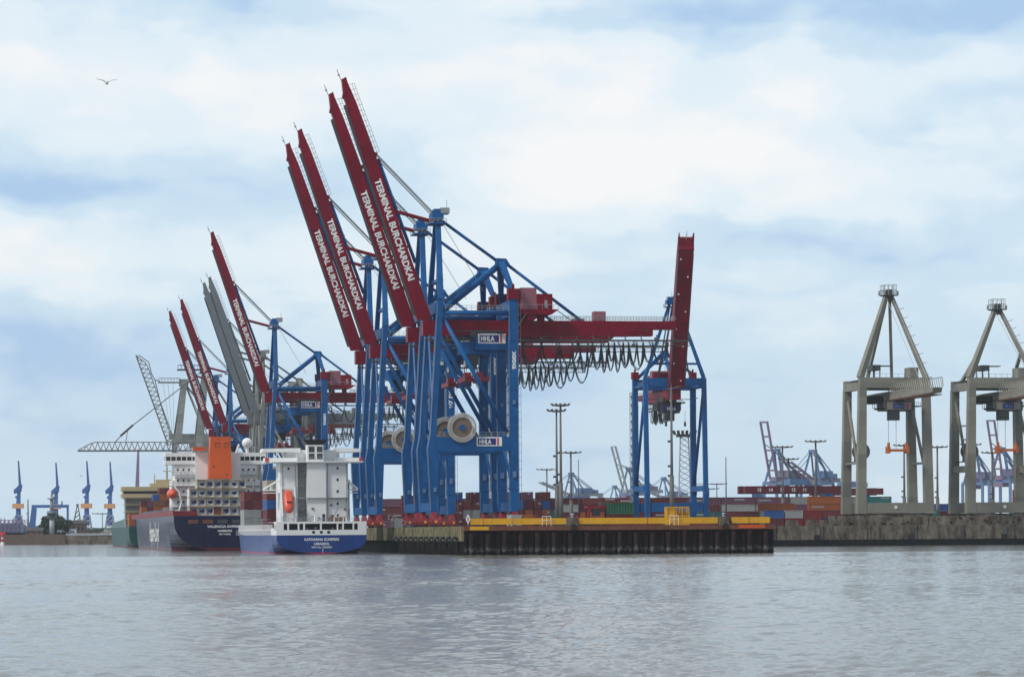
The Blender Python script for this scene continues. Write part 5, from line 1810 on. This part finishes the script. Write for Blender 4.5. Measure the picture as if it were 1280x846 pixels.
yard_row('end on row behind blue crane legs', 26, 62, 148, [3, 4, 3, 4, 2, 3, 4, 4, 3, 4, 3, 4, 3], end_on=True,
         colours={(0, 2): 'blue', (1, 3): 'blue', (5, 2): Mr_, (6, 3): Bk, (7, 3): 'bright red', (6, 2): Mr_, (7, 2): Mr_, (6, 1): Bk, (7, 1): Mr_, (4, 1): 'blue'}, seed=21)
yard_row('row between blue crane pairs', 24, 52, 222, [4, 3, 4], colours={(0, 3): Bk, (0, 2): Mr_, (1, 2): 'blue', (2, 3): V}, seed=4)
# right yard under and behind the gantries
yard_row('row under numbered red gantry', 183, 225, 285, [2, 2, 2], colours={(0, 1): 'bright red', (0, 0): 'bright red', (1, 1): 'bright red', (1, 0): Mr_, (2, 1): 'teal green'}, seed=6)
yard_row('orange topped row by red gantry', 178, 205, 300, [4, 3], colours={(0, 3): 'orange', (0, 2): 'orange', (1, 2): 'blue'}, seed=9)
yard_row('red row between olive grey cranes', 252, 268, 282, [3, 4, 4, 3, 4, 3], end_on=True, colours={(i, k): ('bright red' if (i + k) % 3 else Bk) for i in range(6) for k in range(4)}, seed=9)
yard_row('row behind right olive grey crane', 268, 310, 345, [5, 5, 5], colours={**{(i, k): 'bright red' for i in range(3) for k in (3, 4)}, (0, 2): 'orange', (1, 2): 'orange', (0, 1): 'teal green', (1, 1): 'bright red'}, seed=12)
yard_row('row behind left olive grey crane', 205, 255, 330, [3, 3, 3, 2], colours={(0, 2): Mr_, (1, 2): 'teal green', (2, 2): 'blue', (3, 1): 'grey'}, seed=13)


rr_ = random.Random(77)
for k, (y, tiers_) in enumerate(((-38.5, ['maroon', 'blue']), (-32.0, ['bright red', 'grey']), (-25.6, ['brick', 'bright red']), (-19.2, ['navy', 'brick']))):
    for j, c in enumerate(tiers_):
        put_box(c, basin(9.0, y, GZ + 2.6 * j), A, f'{dn(c)} short container, {TIER[j]}, {ORD[k]} stack from left, far quay corner', 'short containers at the corner of the far quay', 6.06)
for k, (y, lab) in enumerate(((-36.5, 'concrete block at the left end of the far quay edge, nearest the pier'), (-29.5, 'concrete block on the far quay edge, middle one of the three'), (-25.0, 'concrete block next to the mottled parapet\'s left end'))):
    t = thing('concrete_block', lab, 'block', basin(1.4, y, GZ), A, 'concrete blocks on the far quay edge')
    MB().prism([(0, 0), (4.2 - k * 0.5, 0), (4.0 - k * 0.5, 1.9), (0.2, 1.9)], 0, 1.2).build('block', M['concrete'], t)
    MB().box(0.8, 1.1, 0.5, 0.7, 1.9, 2.2).box(2.4, 2.7, 0.5, 0.7, 1.9, 2.2).build('lifting_eye', M['rust'], t)


# rail mounted yard gantries
def yard_gantry(label, loc, rz, span, nums=None, deep=9):
    t = thing('yard_gantry', label, 'crane', loc, rz)
    gm = MB().box(-span / 2 - 6, span / 2 + 6, -1.1, 1.1, 11.8, 14.2).build('girder', box_mats['maroon'], t)
    MB().box(-span / 2 - 6, span / 2 + 6, deep - 1.1, deep + 1.1, 11.6, 14.4).build('girder', box_mats['maroon'], t)
    for s in (-1, 1):
        for y in (0, deep):
            MB().beam((s * span / 2, y, 0.9), (s * span / 2, y, 11.6), 1.6, 1.2, 2.2, 1.4).build('leg', M['paleblue'] if s < 0 else M['blue'], t)
            MB().box(s * span / 2 - 1.4, s * span / 2 + 1.4, y - 0.5, y + 0.5, 0.0, 0.9).build('bogie', M['dkgrey'], t)
        MB().box(s * span / 2 - 0.5, s * span / 2 + 0.5, 0.7, deep - 0.7, 4.6, 5.8).build('sill_beam', M['blue'], t)
        MB().box(s * span / 2 - 0.6, s * span / 2 + 0.6, 0.9, deep - 0.9, 10.0, 11.5).build('end_beam', M['blue'], t)
    MB().box(-2, 5, -0.8, deep + 0.8, 14.65, 16.8).build('trolley', M['paleblue'], t)
    MB().box(5.2, 7.6, 1.2, 4, 14.65, 16.4).build('control_cabin', M['palegrey'], t)
    for k, s in enumerate(nums or []):
        lettering('girder_number', s, M['letter'], gm, (-span / 2 - 1.6 + k * 4.15, -1.13, 12.4), (1, 0, 0), (0, 0, 1), 1.1, None, 0.03)
    return t


yard_gantry('red girder yard gantry numbered 15 to 11, on blue legs', Vector((px2x(994, 1145), 1145, GZ)), A, 25, ['15', '14', '13', '12', '11'])
yard_gantry('red girder yard gantry half hidden behind the left olive grey crane', Vector((px2x(1062, 1215), 1215, GZ)), A, 14)

# ------------------------------------------------------------------ far cranes
far_mats = {}


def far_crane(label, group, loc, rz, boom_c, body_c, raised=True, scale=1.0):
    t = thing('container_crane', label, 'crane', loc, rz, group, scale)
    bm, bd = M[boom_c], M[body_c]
    for s in (-1, 1):
        for x in (0, 22):
            MB().beam((x, s * 9, 0), (x, s * 9, 36), 2.0, 1.7).build('leg', bd, t)
        MB().box(0, 22, s * 9 - 0.9, s * 9 + 0.9, 12, 14.5).build('portal_beam', bd, t)
        MB().beam((0, s * 8, 36), (4, s * 2, 62), 1.6, 1.6).build('mast_leg', bd, t)
        MB().beam((22, s * 8, 36), (5, s * 2, 61), 1.3, 1.3).build('back_leg', bd, t)
        MB().tube((5, s * 2, 61.5), (42, s * 2, 40), 0.5, 5).build('backstay', bd, t)
    MB().box(2, 6, -3, 3, 60.5, 63).box(-1, 23, -9.5, 9.5, 34.5, 37).build('top_frame', bd, t)
    MB().box(-2, 48, -3, 3, 37, 40.5).build('girder', bm, t)
    MB().box(14, 30, -5, 5, 40.5, 46).box(32, 40, -4, 4, 40.5, 44).box(-4, 10, -4, 4, 31.5, 35).build('machinery_house', bd if not raised else M['purple'], t)
    b = MB()
    p0, p1 = (Vector((-1, 0, 39)), Vector((-17, 0, 84))) if raised else (Vector((-1, 0, 39)), Vector((-40, 0, 52)))
    for s in (-3, 3):
        b.beam(p0 + Vector((0, s, 0)), p1 + Vector((0, s, 0)), 1.3, 1.6, side=(0, 1, 0))
    for u in (0.15, 0.32, 0.5, 0.74, 0.99):
        c = p0.lerp(p1, u)
        b.box(c.x - 0.6, c.x + 0.6, -3.2, 3.2, c.z - 0.7, c.z + 0.7)
    b.build('boom', bm, t)
    for s in (-2, 2):
        MB().tube((3, s, 62), p0.lerp(p1, 0.6) + Vector((0, s, 0)), 0.35, 4).build('boom_stay', bd, t)
    return t


GF = 'violet and blue cranes far behind the far quay'
for px, D, raised, lab in ((968, 2150, True, 'far violet blue crane with ladder boom raised, left of the numbered gantry\'s masts'),
                           (1014, 2180, False, 'far violet blue crane with its boom slanting low, behind the numbered red gantry'),
                           (1216, 2150, True, 'far violet blue crane partly behind the right olive grey crane\'s left legs'),
                           (1250, 2050, True, 'far violet blue crane with ladder boom seen under the right olive grey spreader')):
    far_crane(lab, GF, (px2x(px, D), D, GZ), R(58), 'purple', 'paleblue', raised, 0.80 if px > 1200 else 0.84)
GP = 'pale cranes on the horizon'
for px, D, raised, sc, lab in ((783, 3000, True, 0.92, 'pale horizon crane with slanting raised boom left of head on blue crane'), (711, 3000, False, 0.85, 'pale horizon crane with a low boom right of the tall lamp masts'),
                               (827, 3100, False, 0.8, 'pale horizon crane seen between the legs of the head on blue crane'), (766, 3200, False, 0.7, 'smallest pale horizon crane left of the slanting boom')):
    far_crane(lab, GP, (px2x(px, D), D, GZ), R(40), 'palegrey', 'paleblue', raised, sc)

# ------------------------------------------------------------------ left bank
BZ = 4.9


def shipyard_crane(label, loc):
    t = thing('shipyard_crane', label, 'crane', loc, 0, 'blue shipyard cranes on the left bank')
    b = MB()
    cs = [(-1, -1), (1, -1), (1, 1), (-1, 1)]
    for k in range(4):
        a, c = k / 4, (k + 1) / 4
        wa, wb = 3.6 - 1.8 * a, 3.6 - 1.8 * c
        for i in range(4):
            p_, q_ = cs[i], cs[(i + 1) % 4]
            b.tube((p_[0] * wa, p_[1] * wa, 13 * a), (p_[0] * wb, p_[1] * wb, 13 * c), 0.3, 4)
            b.tube((p_[0] * wa, p_[1] * wa, 13 * a), (q_[0] * wb, q_[1] * wb, 13 * c), 0.18, 4)
            b.tube((p_[0] * wb, p_[1] * wb, 13 * c), (q_[0] * wb, q_[1] * wb, 13 * c), 0.18, 4)
    b.build('base_lattice', M['palegrey'], t)
    MB().tube((0, 0, 6), (0, 0, 17.5), 2.0, 8, 1.6).build('tower', M['shipblue'], t)
    MB().box(-3.6, 3.2, -2.6, 2.6, 17.51, 20.6).build('slewing_cab', M['peach'], t)
    MB().beam((0, 0, 20.6), (0.6, 0, 31), 2.6, 2.6, 1.7, 1.7).build('column', M['shipblue'], t)
    MB().prism([(-2.6, 27), (1.6, 28), (2.6, 32.6), (0.8, 33.0), (-1.0, 31), (-2.9, 29.4)], -1.4, 1.4).box(-1.8, 0.2, -1.2, 1.2, 24, 25.6).build('counterweight', M['shipblue'], t)
    MB().beam((1.5, -1.2, 29), (0.5, -1.4, 47), 1.9, 1.9, 0.9, 0.9).box(0.1, 0.9, -2.2, -0.8, 46.5, 48.2).build('jib', M['shipblue'], t)
    return t


for px, D, lab in ((23.2, 2080, 'blue shipyard crane with orange cab farthest left'), (70.0, 2140, 'blue shipyard crane behind the control tower and gantry'),
                   (108.6, 2100, 'blue shipyard crane right of the dark tree'), (137.6, 2130, 'blue shipyard crane nearest the teal green ship')):
    shipyard_crane(lab, (px2x(px, D), D, BZ))
t = thing('gantry_crane', 'blue portal gantry crane behind the control tower', 'crane', (px2x(39, 1980), 1980, BZ))
MB().beam((0, 0, 0), (2.0, 0, 17), 2.0, 4.0, 2.0, 3.0).build('leg', M['shipblue'], t)
MB().beam((22.5, 0, 0), (22.5, 0, 17), 1.2, 1.2).build('leg', M['shipblue'], t)
MB().box(0.5, 23.2, -1, 1, 17.01, 18.8).build('girder', M['shipblue'], t)
MB().tube((19, 0, 18.8), (19, 0, 21), 0.5, 6).build('girder_post', M['shipblue'], t)
cxp = px2x(65, 1790)
t = thing('control_tower', 'grey port control tower with glazed cabin in front of the dark tree', 'tower', (cxp, 1790, BZ))
MB().tube((0, 0, 0), (0, 0, 9.5), 1.35, 14).build('shaft', M['palegrey'], t, smooth=True)
MB().tube((0, 0, 9.5), (0, 0, 10.6), 2.4, 12, 3.0).tube((0, 0, 12.4), (0, 0, 13.6), 2.9, 12, 2.6).build('cabin_shell', M['slate'], t)
MB().tube((0, 0, 10.61), (0, 0, 12.39), 2.7, 12).build('cabin_glass', M['glass'], t)
MB().tube((0, 0, 13.6), (0, 0, 21.5), 1.15, 12, 1.0).build('upper_shaft', M['palegrey'], t, smooth=True)
MB().tube((0, 0, 20.0), (0, 0, 20.7), 2.4, 12).tube((0, 0, 21.5), (0, 0, 23.4), 0.5, 8).tube((1.0, 0, 20.7), (1.0, 0, 22.4), 0.12, 4).build('radar_platform', M['slate'], t)


def leaf_mat(name, col):
    m = mat(name, col, 0.8, 0.45, scale=0.6)
    return m


LEAF = leaf_mat('dark_leaves', (0.028, 0.052, 0.022))
LEAF2 = leaf_mat('bush_leaves', (0.055, 0.085, 0.035))


def make_tree(name, label, loc, w_, h, n, m, trunk=True, cat='tree'):
    t = thing(name, label, cat, loc)
    r_ = random.Random(hash((round(loc[0]), n)) % 1000)
    tr = MB().tube((0, 0, 0), (0.3, 0, h * 0.6), 0.45 if trunk else 0.12, 8, 0.15)
    for k in range(6):
        a = r_.uniform(0, 6.28)
        tr.tube((0.1, 0, h * (0.2 + 0.05 * k)), (w_ * 0.4 * math.cos(a), w_ * 0.4 * math.sin(a), h * (0.5 + 0.06 * k)), 0.16 if trunk else 0.06, 5, 0.04)
    tr.build('trunk', M['roofdark'], t)
    clumps = [(r_.gauss(0, 0.27) * w_, r_.gauss(0, 0.25) * w_, h * (0.45 + r_.gauss(0, 0.2)), r_.uniform(0.10, 0.19) * w_) for _ in range(26)]
    cr = MB()
    for _ in range(n):
        cx, cy, cz, rr = r_.choice(clumps)
        v = Vector((r_.gauss(0, 1), r_.gauss(0, 1), r_.gauss(0, 0.8))).normalized() * rr * r_.uniform(0.6, 1.05)
        p_ = Vector((cx, cy, max(cz, rr * 0.6))) + v
        if abs(p_.x) > w_ * 0.56 or p_.z > h or p_.z < 0.1:
            continue
        a = Vector((r_.gauss(0, 1), r_.gauss(0, 1), r_.gauss(0, 1))).normalized() * r_.uniform(0.25, 0.5)
        b = a.cross(Vector((r_.gauss(0, 1), r_.gauss(0, 1), r_.gauss(0, 1)))).normalized() * r_.uniform(0.2, 0.4)
        cr.add([p_ - a, p_ + b, p_ + a, p_ - b], [(0, 1, 2, 3)])
    cr.build('crown', m, t)
    return t


make_tree('leafy_tree', 'round dark green tree behind the control tower', (px2x(70, 1815), 1815, BZ), 16.0, 13.2, 16000, LEAF)
make_tree('leafy_tree', 'smaller dark tree touching the left side of the round one', (px2x(58, 1810), 1810, BZ), 6.5, 8.5, 4000, LEAF)
make_tree('green_bush', 'light green bush at the right end of the stone bank', (px2x(152, 1772), 1772, 1.8), 6.0, 4.2, 2600, LEAF2, False, 'bush')


def small_building(label, px0, px1, D, h, wall, roof, gable=True, win=True):
    x0, x1 = px2x(px0, D), px2x(px1, D)
    w_ = x1 - x0
    t = thing('quay_building', label, 'building', (x0, D, BZ))
    MB().box(0, w_, 0, 9, 0, h).build('wall', wall, t)
    if gable:
        MB().wall_x([(-0.4, h), (9.4, h), (4.5, h + 2.0)], -0.3, w_ + 0.3).build('roof', roof, t)
    else:
        MB().box(-0.3, w_ + 0.3, -0.3, 9.3, h + 0.002, h + 0.4).build('roof', roof, t)
    if win:
        k = max(2, int(w_ / 2.4))
        for i in range(k):
            xx = (i + 0.5) * w_ / k
            MB().box(xx - 0.5, xx + 0.5, -0.04, -0.003, h * 0.4, h * 0.75).build('window', M['glass'], t)


small_building('dark brick warehouse with small lattice mast right of the dark tree', 90, 106, 1830, 6.6, M['brick'], M['roofdark'])
small_building('low dark shed left of the dark tree', 32, 53, 1800, 2.6, M['brick'], M['roofdark'])
small_building('low brown shed between the warehouse and the white boat', 109, 125, 1810, 2.6, M['brick'], M['roofdark'], False)
small_building('small white hut right of the dark tree', 87, 93, 1795, 3.4, M['white'], M['palegrey'], False)
t = thing('lattice_mast', 'small dark lattice derrick on the brick warehouse', 'crane', (px2x(96, 1832), 1834, BZ + 7.4))
lt = MB()
for (sx, sy) in ((-1, -1), (1, -1), (1, 1), (-1, 1)):
    lt.tube((sx * 1.9, sy * 1.9, 0.0), (sx * 0.3 + 0.3, sy * 0.3, 9.5), 0.2, 4)
for k in range(4):
    wa = 1.9 - 0.4 * k
    for s in (-1, 1):
        lt.tube((-wa, s * wa, 2.3 * k), (wa - 0.3, s * (wa - 0.3), 2.3 * k + 2.2), 0.14, 4)
lt.box(-0.5, 0.9, -0.6, 0.6, 9.4, 10.4)
lt.build('lattice', M['mast'], t)
t = thing('passenger_boat', 'white and cream boat moored behind the stone bank by the bush', 'boat', (px2x(126, 1782), 1782, BZ))
MB().prism([(0.4, 0.1), (10.6, 0.1), (11.9, 1.1), (0, 1.1)], -1.5, 1.5).build('hull', M['letter'], t)
MB().prism([(0.5, 1.1), (9.8, 1.1), (10.6, 1.9), (0.5, 2.0)], -1.3, 1.3).build('cabin', M['cream'], t)
for k in range(6):
    MB().box(0.9 + k * 1.4, 1.9 + k * 1.4, -1.34, -1.303, 1.25, 1.75).build('window', M['glass'], t)
MB().box(2, 9, -1.2, 1.2, 2.01, 2.2).build('roof', M['letter'], t)
t = thing('beacon', 'red and white harbour beacon standing in the water at the left edge', 'beacon', (px2x(3.0, 1690), 1690, -0.3))
MB().tube((0, 0, 0), (0, 0, 2.0), 1.2, 10, 0.9).build('base', M['white'], t)
MB().tube((0, 0, 2.0), (0, 0, 6.5), 0.55, 10).box(-1.4, 1.4, -0.3, 0.3, 5.8, 7.2).build('red_mast', M['beacon'], t)
MB().tube((0, 0, 3.6), (0, 0, 4.4), 0.58, 10).build('white_band', M['white'], t)
# lattice dock at the far left
t = thing('floating_dock', 'violet blue lattice floating dock at the left edge behind the bank', 'dock', (px2x(-14, 1950), 1950, BZ))
w_ = px2x(27, 1950) - px2x(-14, 1950)
dk = MB()
for y in (0, 14):
    for k in range(9):
        x = k * w_ / 8
        dk.box(x - 0.25, x + 0.25, y - 0.25, y + 0.25, 0, 9.5 + (1.2 if k % 3 == 0 else 0))
    for z in (0.2, 3.2, 6.2, 9.2):
        dk.box(0, w_, y - 0.2, y + 0.2, z, z + 0.4)
    for k in range(8):
        x = k * w_ / 8
        for z in (0.3, 3.3, 6.3):
            dk.tube((x, y, z), (x + w_ / 8, y, z + 3), 0.16, 4)
dk.build('frame', M['purple'], t)
MB().box(0.5, w_ - 0.5, 1.5, 12.5, 0.0, 7.6).build('wing_wall', M['paleblue'], t)
# jib behind the green ship
t = thing('tower_crane', 'slender pale red and blue tower crane behind the teal ship\'s bridge', 'crane', (px2x(171.5, 2300), 2300, BZ))
MB().beam((0, 0, 26), (1.2, 0, 61), 3.0, 3.0, 1.3, 1.3).build('jib', M['purple'], t)
MB().beam((-0.6, 0, 0), (-0.3, 0, 27), 4.5, 4.5, 4.0, 4.0).box(-3, 3, -2.5, 2.5, 24, 30).build('tower', M['paleblue'], t)
# far woods beyond the bank
hl = MB()
pts = [(-1500, 0)]
r_ = random.Random(2)
x = -1500
while x < -380:
    pts.append((x, 9 + r_.uniform(-2.5, 5)))
    x += r_.uniform(14, 40)
pts.append((-380, 0))
hl.prism(pts, 0, 260)
o = hl.build('hills', mat('far_wooded_hill', (0.035, 0.055, 0.045), 0.9, 0.4, scale=0.05), loc=(0, 3300, 2))
tag(o, kind='structure')


# ------------------------------------------------------------------ gulls
def gull(label, loc, span, rz):
    t = thing('gull', label, 'bird', loc, rz, None, span / 1.3)
    MB().ball((0, 0, 0), 0.11, 0.26, 0.10, 10, 8).ball((0, -0.27, 0.05), 0.06, 0.08, 0.06, 8, 6).tube((0, -0.34, 0.045), (0, -0.42, 0.03), 0.02, 5, 0.004).tube((0, 0.2, 0.0), (0, 0.42, 0.02), 0.07, 6, 0.05).build('body', M['white'], t, smooth=True)
    for s in (-1, 1):
        w = MB()
        ch = [(0.05, 0.04, 0.26, 0.0), (0.22, 0.14, 0.25, -0.03), (0.38, 0.19, 0.19, -0.02), (0.55, 0.22, 0.10, 0.06), (0.66, 0.25, 0.03, 0.13)]
        vs = []
        for x, z, c, y in ch:
            vs += [(s * x, y - c * 0.5, z), (s * x, y + c * 0.5, z), (s * x, y + c * 0.1, z + 0.025)]
        fs = []
        for i in range(len(ch) - 1):
            a, b = 3 * i, 3 * (i + 1)
            fs += [(a, a + 1, b + 1, b), (a, b, b + 2, a + 2), (a + 1, a + 2, b + 2, b + 1)]
        w.add(vs, fs).build('wing', M['palegrey'], t)
    return t


gull('gull with raised wings high in the sky at the upper left', P(133.5, 104, 160), 1.02, R(15))
gull('tiny gull low in the sky between two shipyard cranes', P(101.5, 595, 420), 0.75, R(60))
